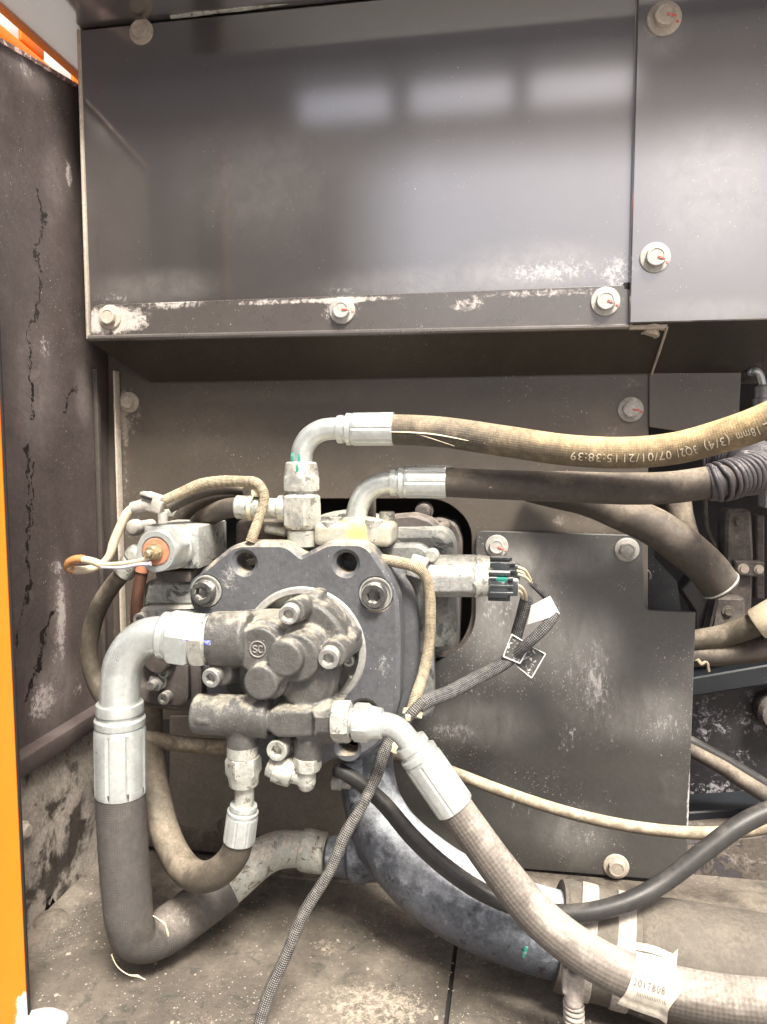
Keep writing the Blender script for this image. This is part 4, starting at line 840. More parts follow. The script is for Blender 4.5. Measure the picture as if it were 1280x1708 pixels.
ferrule(hb, (200, 1172, .99), (202, 1322, .99), 42, 0, col=.92)
tube_part('rubber_hose', [(202, 1310, .99, 40), (203, 1360, .99, 40), (207, 1430, .99, 40), (212, 1490, .99, 40), (216, 1530, .992, 39), (226, 1562, 1.005, 36), (252, 1566, 1.03, 35), (285, 1547, 1.06, 38), (325, 1518, 1.09, 38), (380, 1478, 1.13, 36)], m_hosebig, hb, 36,
    mod=lambda L, a, t: 1 + .012 * math.sin(L * 300 + math.sin(a) * 2) * max(0, 1 - abs(t - .68) * 7))
tube_part('steel_pipe', [(370, 1485, 1.125, 33), (386, 1473, 1.135, 33), (410, 1452, 1.15, 32), (440, 1428, 1.17, 31), (468, 1417, 1.18, 30), (500, 1416, 1.19, 29), (520, 1418, 1.19, 29)], m_steelpipe, hb, 28)
sides(hb, 'pipe_nut', (503, 1416, 1.19), (548, 1424, 1.19), [(0, 26), (1, 32), (8, 34), (38, 33), (42, 29), (42, 22)], m_steelpipe)
pm = MB(); pm.box(P(346, 1072, .95), (.010, .002, .007), .0008); part('blue_mark', pm, m_blue, hb)
pm = MB(); pm.box(P(309, 1068, .948), (.009, .001, .0012), .0003); part('blue_mark', pm, m_blue, hb)
tie = MB()
pts, rad = TP([(186, 1592, .97, .8), (196, 1612, .97, .8), (215, 1626, .97, .9), (230, 1628, .97, 2.2), (236, 1631, .97, 1.0), (243, 1634, .97, 1)])
tie.tube(pts, rad, 6); solo('loose_tie_end', tie, m_cream, 'thin cream tie tail curling below the bend of the thick hose', 'cable tie', pts[0])
tie = MB(); pts, rad = TP([(252, 1525, 1.0, .8), (266, 1534, 1.0, .8), (275, 1541, 1.0, 2.4), (277, 1546, 1.0, 1.2), (280, 1556, 1.0, 2.0), (281, 1562, 1.0, .8)]); tie.tube(pts, rad, 6)
solo('loose_tie_end', tie, m_cream, 'thin cream tie tail on the inner bend of the thick hose', 'cable tie', pts[0])
# small return hose
hs = hose_thing('small_return_hose', 'dusty brown hose with straight white fittings, hanging in a loop under the gear pump', 'hydraulic hose', (405, 1390, .985))
sides(hs, 'adapter', (405, 1240, .985), (405, 1268, .985), [(0, 25), (2, 26), (20, 26), (21, 23), (28, 23)], m_zincw)
sides(hs, 'nut', (406, 1260, .985), (407, 1314, .985), [(0, 22), (1, 26, 'h', 27), (6, 26, 'h', 30), (28, 26, 'h', 30), (34, 26), (49, 24), (51, 22), (51, 14)], m_zincw, rot=.1)
tube_part('straight_pipe', [(408, 1305, .985, 16), (408, 1330, .985, 16), (405, 1362, .985, 16)], m_zincw, hs)
ferrule(hs, (407, 1342, .985), (399, 1402, .985), 26.5, 0)
tube_part('rubber_hose', [(400, 1395, .985, 24), (392, 1424, .99, 24.5), (368, 1452, 1.0, 25), (336, 1463, 1.02, 25), (306, 1446, 1.05, 25), (281, 1402, 1.08, 24), (264, 1345, 1.11, 24), (255, 1290, 1.14, 23), (250, 1230, 1.17, 22), (248, 1170, 1.2, 21)], m_hosebrown, hs, 28)
# cap elbow under the gear pump
ce = thing('capped_elbow', 'small cream-dusted elbow fitting with a hex nut and side stub, under the gear pump', 'pipe fitting', P(513, 1290, .99))
sides(ce, 'nut', (513, 1262, .99), (512, 1286, .99), [(0, 18), (0, 21, 'h', 22), (3, 21, 'h', 24), (18, 21, 'h', 24), (21, 21, 'h', 22), (22, 16), (30, 15)], m_zincw, rot=.3)
pm = MB(); k = R(511, 1296, .99, 1)
pm.lathe(P(511, 1284, .99), (0, 0, -1), [(0, 16 * k), (22 * k, 16 * k), (32 * k, 12 * k), (36 * k, 6 * k)], 28)
p0, p1 = P(508, 1297, .99), P(482, 1287, .99); pm.lathe(p0, p1 - p0, [(0, 14 * k), ((p1 - p0).length, 17 * k)], 28); cast('elbow_body', pm, m_zincw, ce, .0014, 4)
sides(ce, 'side_nut', (490, 1292, .99), (448, 1274, .99), [(0, 16), (1, 21), (8, 23), (20, 22, 'h', 24), (32, 22, 'h', 24), (34, 20), (44, 19), (46, 15)], m_zincw)
# ------------------------------------------------------------------ lower right hose
YD = .975
hd2 = hose_thing('pale_hose', 'pale dusty hydraulic hose with paper label, crossing in front to the lower right corner', 'hydraulic hose', (760, 1335, YD))
sides(hd2, 'adapter_nut', (556, 1203, YD), (598, 1204, YD), [(0, 28), (2, 30, 'h', 32), (5, 30, 'h', 35), (26, 30, 'h', 35), (30, 30, 'h', 32), (31, 22), (44, 22)], m_zincw, rot=.25)
sides(hd2, 'swivel_nut', (590, 1204, YD), (642, 1207, YD), [(0, 23), (1, 28, 'h', 29), (4, 28, 'h', 32), (24, 28, 'h', 32), (30, 28), (36, 27), (48, 25), (50, 20)], m_zinc, rot=.1)
tube_part('bent_pipe', [(630, 1206, YD, 19.5), (646, 1208, YD, 19.5), (664, 1216, YD, 19.5), (680, 1233, YD, 19.5), (694, 1252, YD, 19.5)], m_zinc, hd2)
ferrule(hd2, (684, 1237, YD), (759, 1345, YD), 34, 0, col=.84)
sp4 = [(753, 1337, YD, 29), (790, 1390, .97, 30), (835, 1452, .96, 31), (890, 1520, .95, 33), (950, 1572, .94, 34), (1020, 1615, .93, 35), (1100, 1645, .92, 36.5), (1190, 1664, .91, 37.5), (1280, 1674, .90, 38), (1400, 1680, .89, 38)]
tube_part('rubber_hose', sp4, m_hosegrey, hd2, 36)
# paper label wrapped round it
pts, rad = TP(sp4); cc = catmull(pts, rad, .004); cx = [proj(q[0])[0] for q in cc]
def on_hose(px, ang, lift=.0006):
    for i in range(1, len(cc)):
        if cx[i] >= px:
            f = (px - cx[i-1]) / (cx[i] - cx[i-1]); p = cc[i-1][0].lerp(cc[i][0], f); T = (cc[i][0] - cc[i-1][0]).normalized(); r = cc[i][1]; break
    to = (-p).normalized(); to = (to - T * to.dot(T)).normalized(); dn = T.cross(to); dn = -dn if dn.z > 0 else dn
    return p + (to * math.cos(ang) + dn * math.sin(ang)) * (r + lift)
lb_ = thing('paper_label', 'torn cream paper label printed with faint digits, stuck round the pale hose', 'paper label', P(1085, 1635, .9))
pm = MB(); NU, NV = 22, 26; idx = []
for j in range(NV + 1):
    row = []
    for i in range(NU + 1):
        u_, v_ = i / NU, j / NV; ang = -1.45 + 2.95 * v_
        xr_ = 1122 + 6 * math.sin(v_ * 5) - 4 * math.sin(v_ * 11) if v_ > .2 else 1120
        px = 1046 + (xr_ - 1046) * u_ + 4 * math.sin(v_ * 3) - 14 * (v_ - .5)
        lift = .0009 + (.006 * max(0, .16 - v_) / .16 * (.3 + u_)) + .006 * max(0, v_ - .88) / .12 + .0035 * max(0, u_ - .85) / .15 * (v_ > .1)
        row.append(len(pm.v)); pm.v.append(on_hose(px, ang, lift))
    idx.append(row)
for j in range(NV):
    for i in range(NU): pm.f.append((idx[j][i], idx[j][i+1], idx[j+1][i+1], idx[j+1][i]))
part('label_sheet', pm, m_paper, lb_, ang=0)
pm = MB(); pp = [on_hose(1050 + i * 11, -1.50 + .04 * i, .004 + .003 * math.sin(i * .5)) for i in range(8)]
for i in range(7): pm.quad(pp[i], pp[i+1], pp[i+1] + Vector((.003, .006, .006 + .010 * max(0, i - 5))), pp[i] + Vector((.003, .006, .005 + .010 * max(0, i - 6))), (0, .0006, 0))
part('torn_edge', pm, m_paper, lb_)
out = MB()
def label_text(txt, x0, x1, ang, hh):
    cu = bpy.data.curves.new('t', 'FONT'); cu.body = txt; cu.resolution_u = 3; cu.space_character = 1.15
    o = bpy.data.objects.new('t', cu); COL.objects.link(o); bpy.context.view_layer.update()
    me = bpy.data.meshes.new_from_object(o.evaluated_get(bpy.context.evaluated_depsgraph_get())); bpy.data.objects.remove(o); bpy.data.curves.remove(cu)
    bm = bmesh.new(); bm.from_mesh(me); bpy.data.meshes.remove(me); bmesh.ops.triangulate(bm, faces=bm.faces[:]); bmesh.ops.subdivide_edges(bm, edges=bm.edges[:], cuts=1)
    w_ = max(v.co.x for v in bm.verts)
    for v in bm.verts: v.co = on_hose(x0 + (x1 - x0) * v.co.x / w_, ang - (v.co.y - .35) * hh, .0030)
    out.add_bm(bm)
label_text('C5', 1064, 1078, -.30, .32); label_text('2017808', 1054, 1107, .10, .40); label_text('IIIIIIIIIIIIIIIIII', 1062, 1110, .52, .26)
part('label_print', out, m_ink, lb_, ang=0)
# ------------------------------------------------------------------ thin hoses and cables
def simple(name, label, cat, spec, mat, seg=16, group=None, mod=None, step=None):
    pm = MB(); pts, rad = TP(spec); pm.tube(pts, rad, seg, mod=mod, step=step); return solo(name, pm, mat, label, cat, pts[len(pts) // 2], group, 45)
simple('thin_hose', 'thin tan hose sagging across the lower mounting plate to the right edge', 'hose', [(225, 1220, 1.16, 13), (250, 1230, 1.16, 13), (300, 1241, 1.17, 13), (375, 1246, 1.2, 13), (480, 1248, 1.3, 11), (600, 1250, 1.34, 11), (700, 1268, 1.35, 10), (760, 1290, 1.34, 10), (850, 1324, 1.33, 10), (950, 1356, 1.32, 10), (1050, 1378, 1.31, 10), (1150, 1389, 1.3, 10.5), (1220, 1388, 1.3, 11), (1320, 1372, 1.3, 12)], m_hosethin)
simple('black_hose', 'black rubber hose dipping across the chipped suction pipe and rising to the right edge', 'hose', [(566, 1284, 1.10, 12), (600, 1305, 1.09, 12.5), (640, 1340, 1.07, 13.5), (690, 1398, 1.05, 14.5), (745, 1448, 1.04, 15), (805, 1488, 1.03, 15), (870, 1514, 1.03, 15), (930, 1524, 1.03, 15), (985, 1521, 1.03, 15), (1050, 1503, 1.04, 15), (1110, 1470, 1.06, 15), (1175, 1420, 1.08, 15.5), (1235, 1376, 1.1, 16), (1290, 1350, 1.12, 16), (1350, 1335, 1.14, 16)], m_hoseblack, 20)
simple('braided_cable', 'grey-black braided cable hanging diagonally in front, down to the bottom edge', 'cable', [(706, 1168, 1.07, 8), (688, 1188, 1.06, 9), (668, 1215, 1.06, 9), (645, 1246, 1.05, 9.5), (629, 1290, 1.03, 10.5), (604, 1345, 1.0, 8.5), (578, 1388, .985, 10), (549, 1455, .97, 9), (508, 1522, .955, 10), (478, 1592, .94, 9.5), (448, 1660, .93, 11), (424, 1740, .92, 10.5)], m_braid, 20)
hr = thing('wire_harness', 'black braided wire harness drooping from the plugs to the pump side, with tags', 'wire harness', P(800, 1130, 1.2))
tube_part('harness_sleeve', [(690, 1186, 1.08, 11), (712, 1170, 1.1, 12), (750, 1155, 1.15, 12), (800, 1128, 1.2, 12), (840, 1106, 1.22, 12), (862, 1090, 1.22, 11)], m_braiddk, hr)
tube_part('front_branch', [(858, 1092, 1.22, 10), (885, 1070, 1.2, 9), (910, 1046, 1.2, 9.5), (926, 1024, 1.21, 8.5), (926, 1012, 1.22, 7.5), (912, 996, 1.22, 6), (886, 972, 1.21, 5)], m_braiddk, hr)
tube_part('rear_branch', [(858, 1092, 1.23, 10), (862, 1060, 1.23, 10), (870, 1030, 1.22, 10), (879, 998, 1.21, 11)], m_braiddk, hr)
for i, sp in enumerate(([(862, 952, 1.17, 2.6), (872, 955, 1.17, 2.6), (880, 962, 1.18, 2.6), (887, 972, 1.2, 2.4)], [(864, 958, 1.17, 2.6), (874, 961, 1.17, 2.6), (884, 970, 1.18, 2.6)], [(864, 946, 1.17, 2.2), (876, 951, 1.17, 2.2), (886, 968, 1.18, 2.2)], [(862, 975, 1.14, 2.8), (870, 980, 1.15, 2.8), (877, 992, 1.18, 2.8), (878, 1000, 1.2, 2.6)], [(862, 984, 1.14, 2.8), (868, 988, 1.15, 2.8), (873, 998, 1.2, 2.6)])):
    tube_part('wire', sp, m_yellow if i % 2 == 0 else m_cream, hr, 10)
simple('tan_sleeve_cable', 'tan braided sensor cable looping from the plate edge down the side of the pump', 'cable', [(600, 925, 1.135, 8), (632, 932, 1.125, 9), (664, 938, 1.115, 10), (692, 945, 1.11, 10), (708, 958, 1.115, 9.5), (716, 985, 1.12, 9.5), (718, 1030, 1.12, 9.5), (715, 1080, 1.12, 9.5), (706, 1125, 1.11, 9.5), (694, 1162, 1.09, 10), (686, 1192, 1.08, 10)], m_braidtan)
pm = MB(); pm.lathe(P(688, 1190, 1.075), P(684, 1205, 1.07) - P(690, 1180, 1.08), [(-.005, .013), (-.005, .0155), (.004, .0155), (.004, .013)], 24); pm.box(P(681, 1196, 1.055), (.008, .01, .01), .002)
solo('cable_tie', pm, m_tie, 'cream cable tie binding the cables at the right edge of the pump', 'cable tie', P(686, 1195, 1.07))
pm = MB(); pm.box(P(655, 1245, 1.05), (.020, .006, .016), .002, Matrix.Rotation(.4, 3, 'Y')); solo('tie_tag', pm, m_tie, 'small cream tag behind the bent pipe, beside the braided cable', 'tag', P(655, 1245, 1.05))
# tags
def tag(label, quad, Y, mat, fold):
    pm = MB(); NU = 10; a, b, c, d = [Vector(q) for q in quad]; idx = []
    for i in range(NU + 1):
        t = i / NU; u0 = a.lerp(b, t); u1 = d.lerp(c, t); bul = math.sin(t * math.pi) * fold
        idx.append((len(pm.v), len(pm.v) + 1)); pm.v += [P(u0.x, u0.y, Y - bul), P(u1.x, u1.y, Y - bul)]
    n0 = len(pm.v); pm.v += [v + Vector((0, .0012, 0)) for v in pm.v]
    for i in range(NU):
        q = (idx[i][0], idx[i+1][0], idx[i+1][1], idx[i][1]); pm.f += [q, tuple(n0 + k for k in reversed(q))]
        pm.f += [(idx[i][0], n0 + idx[i][0], n0 + idx[i+1][0], idx[i+1][0]), (idx[i][1], idx[i+1][1], n0 + idx[i+1][1], n0 + idx[i][1])]
    return solo('wire_tag', pm, mat, label, 'tag', P(a.x, a.y, Y), None, 60)
def tag_rim(parent, quad, Y, fold):
    pm = MB(); Q = [Vector(q) for q in quad]; cen = sum(Q, Vector((0, 0))) / 4; Q = [cen + (q - cen) * .93 for q in Q]
    for i in range(4):
        p0, p1 = Q[i], Q[(i + 1) % 4]; pm.tube([P(p0.lerp(p1, t).x, p0.lerp(p1, t).y, Y - .0015 - fold) for t in (0, .5, 1)], [.0011] * 3, 6)
    return part('tag_rim', pm, m_tagw, parent)
tag('white blank wire tag folded round the harness, below the right-hand plugs', [(886, 1010), (918, 994), (934, 1024), (880, 1042)], 1.205, m_tagw, .008)
q = [(853, 1056), (886, 1076), (868, 1108), (838, 1096)]; t_ = tag('black tag with white print behind the harness fork, the left one of the pair', q, 1.212, m_tagb, .003); tag_rim(t_, q, 1.212, .002)
q = [(886, 1076), (912, 1090), (887, 1133), (856, 1108)]; t_ = tag('black tag with white border hanging under the harness, the right one of the pair', q, 1.226, m_tagb, .002); tag_rim(t_, q, 1.226, .002)
# ------------------------------------------------------------------ the two solenoid sensors on the right of the pump
def sensor(label, y, Y, yc, x0, x1):
    s = thing('solenoid', label, 'solenoid', P(x0, y, Y))
    sides(s, 'barrel', (x0, y, Y), (x1, y, Y), [(0, 24), (2, 24, 'h', 27), (70, 24, 'h', 27), (74, 24, 'h', 25), (75, 18)], m_alu, rot=.5)
    sides(s, 'lock_nut', (x1 - 8, y, Y), (x1 + 30, y, Y), [(0, 22), (3, 24), (8, 25, 'h', 29), (10, 28), (26, 25), (30, 24), (30, 18)], m_zincw)
    pm = MB(); k = R(x1, y, Y, 1)
    pm.box(P(x1 + 38, yc, Y), (34 * k, 34 * k, 34 * k), .003); pm.box(P(x1 + 58, yc + 1, Y), (26 * k, 28 * k, 26 * k), .0025)
    for dz in (-12, 0, 12): pm.box(P(x1 + 44, yc + dz, Y - .0145), (38 * k, .004, 5 * k), .001)
    for dz in (-8, 6): pm.box(P(x1 + 40, yc + dz, Y) + Vector((0, 0, 14 * k * (1 if dz < 0 else -1))), (36 * k, 20 * k, 6 * k), .001)
    part('plug', pm, m_plugblk, s)
    pm = MB(); pm.box(P(x1 + 69, yc, Y), (6 * k, 20 * k, 22 * k), .001); part('seal', pm, m_plug, s); return s
sensor('grey solenoid with green-marked black plug, the front one, right of the pump', 969, 1.14, 978, 716, 793)
sensor('grey solenoid with black plug, the rear one set higher, right of the pump', 952, 1.22, 953, 722, 796)
# ------------------------------------------------------------------ suction pipe and rubber sleeve
sp_ = thing('suction_pipe', 'large blue-grey chipped steel suction pipe curving from under the pump to the sleeve', 'suction pipe', P(700, 1440, 1.15))
pm = MB(); pts, rad = TP([(606, 1235, 1.22, 48), (612, 1290, 1.21, 46), (622, 1340, 1.19, 48), (648, 1396, 1.16, 56), (700, 1452, 1.13, 63), (770, 1500, 1.11, 66), (850, 1535, 1.10, 67), (940, 1562, 1.09, 68)])
pm.tube(pts, rad, 44); p0, p1 = P(632, 1428, 1.19), P(548, 1428, 1.19); k = R(600, 1430, 1.19, 1)
pm.lathe(p0, p1 - p0, [(-.03, 36*k), (18*k, 40*k), (30*k, 44*k), (46*k, 43*k), (48*k, 34*k), (86*k, 31*k)], 32)
p0 = P(600, 1290, 1.17); pm.lathe(p0, (-.9, -.5, .1), [(0, .022), (.035, .016), (.042, .017), (.046, .010)], 20)
cast('pipe_wall', pm, m_suction, sp_, .0028, 5)
pm = MB(); pm.lathe(P(555, 1306, 1.14), (1, 0, 0), [(-.002, .006), (0, .011), (.014, .011), (.016, .008), (.03, .008)], 20); part('bleed_screw', pm, m_steel, sp_)
pm = MB(); pm.box(P(876, 1588, 1.035), (.005, .002, .018), .001, Matrix.Rotation(.25, 3, 'Y')); part('green_mark', pm, m_green, sp_)
sv = thing('rubber_sleeve', 'wide dusty rubber sleeve with two pale clamps on the suction pipe, lower right', 'hose sleeve', P(1050, 1580, 1.1))
tube_part('sleeve_wall', [(928, 1556, 1.095, 82), (940, 1559, 1.095, 85), (990, 1572, 1.09, 86), (1050, 1588, 1.085, 86), (1058, 1590, 1.085, 87), (1120, 1604, 1.08, 96), (1200, 1620, 1.08, 99), (1300, 1640, 1.07, 102), (1420, 1665, 1.06, 104)], m_sleeve, sv, 48)
def clampring(x, y, Y, x2, y2, n, wd):
    pm = MB(); p0 = P(x, y, Y); ax = P(x2, y2, Y - .005) - p0; k = R(x, y, Y, 1); W_ = wd * k
    pm.lathe(p0, ax, [(0, n*k*.97), (0, n*k), (.001, n*k*1.015), (W_*.45, n*k*1.02), (W_ - .001, n*k*1.015), (W_, n*k), (W_, n*k*.97)], 56, False, False)
    return part('clamp_band', pm, m_clamp, sv)
c1 = clampring(962, 1565, 1.092, 1012, 1578, 86.5, 27); clampring(1022, 1580, 1.088, 1072, 1593, 87, 28)
cb = thing('clamp_bolt', 'dust-caked clamp tee-bolt with spring, hanging from the left clamp of the sleeve', 'clamp bolt', P(952, 1640, .99))
YC = .962
pm = MB(); k = R(955, 1640, YC, 1)
pm.box(P(955, 1622, YC), (34 * k, .022, 60 * k), .004); pm.box(P(942, 1625, YC - .004), (9 * k, .03, 46 * k), .002); pm.box(P(969, 1632, YC - .004), (9 * k, .03, 42 * k), .002)
pm.lathe(P(956, 1618, YC - .012), P(958, 1690, YC - .012) - P(956, 1618, YC - .012), [(0, 11*k), (4*k, 14*k), (55*k, 15*k), (60*k, 12*k)], 24)
cast('bolt_housing', pm, m_clamp, cb, .0016, 3)
pm = MB(); pm.lathe(P(954, 1606, YC - .018), (0, 1, 0), [(0, .003), (0, .0065), (.02, .0065)], 18); part('bolt_tip', pm, m_browncast, cb)
pm = MB(); a0, b0 = P(957, 1668, YC - .008), P(958, 1704, YC - .008); ax = (b0 - a0); hel = []
for i in range(97):
    t = i / 96; a_ = t * 4 * 2 * math.pi; hel.append(a0 + ax * t + Vector((math.cos(a_) * 14 * k, math.sin(a_) * 14 * k, 0)))
pm.tube(hel, [3.6 * k] * 97, 8, step=.02); part('spring', pm, m_clamp, cb)
pm = MB(); pm.lathe(a0, ax, [(0, 10*k), (ax.length * .9, 12*k), (ax.length, 9*k)], 20); part('bolt_core', pm, m_clamp, cb)
# ------------------------------------------------------------------ valve block and its solenoid, left top
vk = thing('valve_block', 'pale grey dusty valve block with cap screws on top, upper left of the pump', 'valve block', P(300, 910, 1.12))
YV = 1.11
pm = MB(); f0, f1 = P(240, 877, YV), P(333, 949, YV)
pm.box(((f0.x + f1.x) / 2, YV + .06, (f0.z + f1.z) / 2), (f1.x - f0.x, .12, f0.z - f1.z), .003); part('block_body', pm, m_alu, vk)
ztp = f0.z
for (x, y, n) in ((272, 866, 11), (303, 858, 11), (343, 868, 11), (362, 859, 10)):
    p = PZ(x, y, ztp + .001); k = n * p.y / F; o = mesh_obj('bolt', bolt_mesh('socket', m_bolt), vk, p, k * .8, (math.radians(-90), 0, random.random())); o.location.z += .004
pm = MB(); p = PZ(292, 858, ztp); pm.box(p + Vector((0, 0, .008)), (.038, .02, .003), .001); pm.box(p + Vector((-.02, 0, .003)), (.003, .02, .012), .001); pm.box(p + Vector((.0, -.0105, .003)), (.03, .002, .012), .0005); part('clip', pm, m_zincw, vk)
pm = MB(); pm.box(P(300, 958, 1.14), (.06, .05, .016), .002); part('block_foot', pm, m_darkcast, vk)
sl = thing('proportional_valve', 'silver hexagonal valve with orange-brown insulator and brass nut, on the front of the valve block', 'solenoid valve', P(270, 915, 1.06))
cB, cF = (292, 911, 1.112), (260, 920, 1.045)
def vl(name, a, b, rings, mat, rot=0): return sides(sl, name, a, b, rings, mat, rot=rot)
L_ = (P(*cF) - P(*cB)).length / R(*cB, 1)
vl('valve_body', cB, cF, [(0, 35), (2, 37), (16, 37), (20, 34), (22, 33, 'h', 37), (L_ * .8, 33, 'h', 37), (L_ * .93, 33, 'h', 35), (L_, 32), (L_, 24), (L_ - 4, 23.5)], m_zinc, .2)
vl('insulator', (264, 919, 1.055), cF, [(0, 20), (3, 23), (L_ * .14, 23), (L_ * .16, 21)], m_copper)
cN = (252, 922, 1.032)
vl('brass_nut', cF, cN, [(-6, 13), (0, 14), (4, 14), (4, 11, 'h', 12.5), (15, 11, 'h', 12.5), (18, 10), (18, 6), (25, 6), (27, 4)], m_brass)
# wires of the valve
wl = thing('valve_lead', 'pair of cream wires looping left from the valve nut up to the grey plug', 'wire lead', P(150, 940, 1.04))
tube_part('wire', [(250, 930, 1.03, 4), (235, 935, 1.03, 4), (205, 940, 1.035, 4), (170, 941, 1.04, 4), (140, 934, 1.045, 4.5), (120, 936, 1.05, 4.5)], m_cream, wl, 10)
tube_part('wire', [(252, 940, 1.03, 4), (232, 941, 1.03, 3.6), (205, 946, 1.035, 3.6), (170, 945, 1.04, 3.6)], m_lilac, wl, 10)
tube_part('taped_loop', [(172, 943, 1.04, 6.5), (150, 935, 1.045, 6.5), (128, 934, 1.05, 6.5), (116, 940, 1.055, 7), (116, 948, 1.06, 7), (130, 951, 1.065, 7), (155, 948, 1.07, 6.5), (170, 940, 1.075, 5.5), (182, 928, 1.08, 6.5), (190, 905, 1.085, 8), (200, 880, 1.09, 7.5), (212, 856, 1.095, 7.5), (222, 845, 1.1, 6)], m_cream, wl, 14)
tube_part('orange_tape', [(140, 932.5, 1.047, 7.4), (128, 933, 1.05, 7.4), (116, 939, 1.055, 7.8), (115, 947, 1.06, 7.8), (124, 951.5, 1.063, 7.6)], m_orangetape, wl, 14)
gc = thing('grey_plug', 'dusty grey two-part cable plug above the valve block', 'cable plug', P(245, 840, 1.11))
Mr = Matrix.Rotation(.28, 3, 'Y')
pm = MB(); k = R(240, 840, 1.1, 1); pm.lathe(P(219, 848, 1.1), P(250, 840, 1.11) - P(219, 848, 1.1), [(0, 6*k), (0, 9*k), (2*k, 10*k), (26*k, 11*k), (30*k, 11*k)], 20); part('plug_front', pm, m_plug, gc)
pm = MB(); pm.box(P(256, 838, 1.112), (34 * k, 26 * k, 30 * k), .003, Mr); pm.box(P(250, 826, 1.112), (28 * k, 20 * k, 6 * k), .002, Mr); pm.box(P(262, 845, 1.10), (18 * k, 10 * k, 20 * k), .002, Mr); part('plug_rear', pm, m_plug, gc)
pm = MB(); pm.box(P(245, 830, 1.098), (18 * k, .006, 4 * k), .001, Mr); part('latch_slot', pm, m_soot if 'm_soot' in globals() else m_black, gc)
simple('sheathed_cable', 'dusty tan corrugated cable arching from the grey plug over to the tee fitting', 'cable', [(270, 836, 1.115, 8), (300, 823, 1.13, 9), (335, 808, 1.14, 9.5), (370, 803, 1.14, 9.5), (405, 803, 1.13, 9), (428, 806, 1.12, 9), (440, 822, 1.115, 8.5), (440, 840, 1.11, 8), (432, 865, 1.10, 8.5), (424, 888, 1.09, 9), (418, 905, 1.085, 9)], m_braidtan, 16, mod=lambda L, a, t: 1 + .05 * math.sin(L * 2300), step=.0012)
tube2 = [(282, 848, 1.15, 9), (310, 832, 1.16, 10), (345, 818, 1.17, 11), (380, 814, 1.17, 11), (410, 818, 1.16, 9)]
simple('arched_cable', 'dark cable arching just below the tan sheathed cable, over the valve block', 'cable', tube2, m_hosedark)
simple('arched_hose', 'dark hose arching behind the valve block, the upper one of the pair', 'hose', [(300, 870, 1.28, 14), (320, 845, 1.27, 15), (350, 826, 1.26, 16), (400, 818, 1.26, 15)], m_hosedark)
simple('arched_hose', 'dark hose bending from the side ferrule of the tee down behind the valve block', 'hose', [(400, 846, YT, 17), (380, 848, 1.145, 17), (358, 856, 1.17, 17), (335, 872, 1.21, 17), (320, 900, 1.25, 17)], m_hosedark, 20)
pm = MB(); pm.lathe(P(421, 846, YT), P(432, 847, YT) - P(421, 846, YT), [(-.003, R(420, 846, YT, 20)), (-.003, R(420, 846, YT, 21.5)), (.003, R(420, 846, YT, 21.5)), (.003, R(420, 846, YT, 20))], 32); pm.box(P(427, 822, YT - .012), (.013, .012, .013), .003); pm.box(P(422, 828, YT - .02), (.003, .004, .010), .0005, Matrix.Rotation(.4, 3, 'Y'))
solo('cable_tie', pm, m_tie, 'yellowed cable tie round the side ferrule of the tee fitting', 'cable tie', P(425, 840, YT))
# ------------------------------------------------------------------ left side hose and regulator castings
hl = hose_thing('left_hose', 'grey hose bowing out left from the valve block beside the dark panel', 'hydraulic hose', (148, 1080, 1.15))
tube_part('rubber_hose', [(222, 940, 1.13, 13), (200, 962, 1.13, 14), (172, 1000, 1.14, 14.5), (155, 1042, 1.15, 14.5), (149, 1085, 1.15, 14.5), (157, 1130, 1.15, 14.5), (176, 1168, 1.15, 14), (200, 1195, 1.16, 14)], m_hosebrown, hl, 22)
sides(hl, 'ferrule', (236, 918, 1.13), (198, 965, 1.13), [(0, 14), (1, 17), (8, 20), (18, 20), (20, 17), (24, 17), (25, 18), (52, 18), (54, 15)], m_zincw)
sides(hl, 'end_fitting', (190, 1186, 1.15), (168, 1158, 1.15), [(0, 10), (0, 15), (14, 16), (15, 13), (22, 13)], m_zincw)
kn = ylathe(225, 880, 1.15, [(-.012, 5), (-.010, 10), (-.003, 14), (.006, 14), (.012, 10), (.06, 9)], 28); solo('round_knob', kn, m_plug, 'round grey knob behind the left end of the valve block', 'knob', P(225, 880, 1.15))
bt_ = thing('boot_tube', 'short red-brown rubber tube hanging below the valve, with salmon end', 'rubber tube', P(230, 1000, 1.12))
tube_part('tube_wall', [(238, 950, 1.12, 10), (233, 975, 1.12, 10), (229, 1005, 1.12, 10), (228, 1040, 1.13, 10)], m_brownrub, bt_)
sides(bt_, 'salmon_end', (240, 936, 1.118), (236, 958, 1.118), [(0, 8), (2, 10), (18, 11), (19, 8)], m_copper)
rg = thing('regulator', 'chipped grey regulator casting with dark bolted end plate, behind the large elbow', 'regulator', P(280, 1050, 1.14))
pm = MB(); pm.prism(rpoly([(238, 972), (262, 965), (335, 965), (345, 1015), (236, 1015)], 1.13, [18, 14, 6, 4, 4]), (0, .09, 0), ch=.010); part('cap_casting', pm, m_alu, rg)
pm = MB(); pm.prism(rpoly([(226, 1022), (240, 1012), (345, 1012), (345, 1060), (226, 1050)], 1.115, [10, 8, 3, 3, 6]), (0, .10, 0), ch=.006); part('cap_flange', pm, m_alu, rg)
socket(rg, 238, 1032, 1.113, 11.5, m_steel)
pm = MB(); pm.prism(rpoly([(228, 1060), (345, 1060), (348, 1182), (300, 1188), (228, 1180)], 1.13, 5), (0, .12, 0), ch=.006); part('lower_body', pm, m_darkcast, rg)
pm = MB(); pm.prism(rpoly([(230, 1092), (302, 1092), (312, 1110), (312, 1170), (300, 1180), (230, 1172)], 1.105, 6), (0, .03, 0), ch=.004); part('end_plate', pm, m_darkcast, rg)
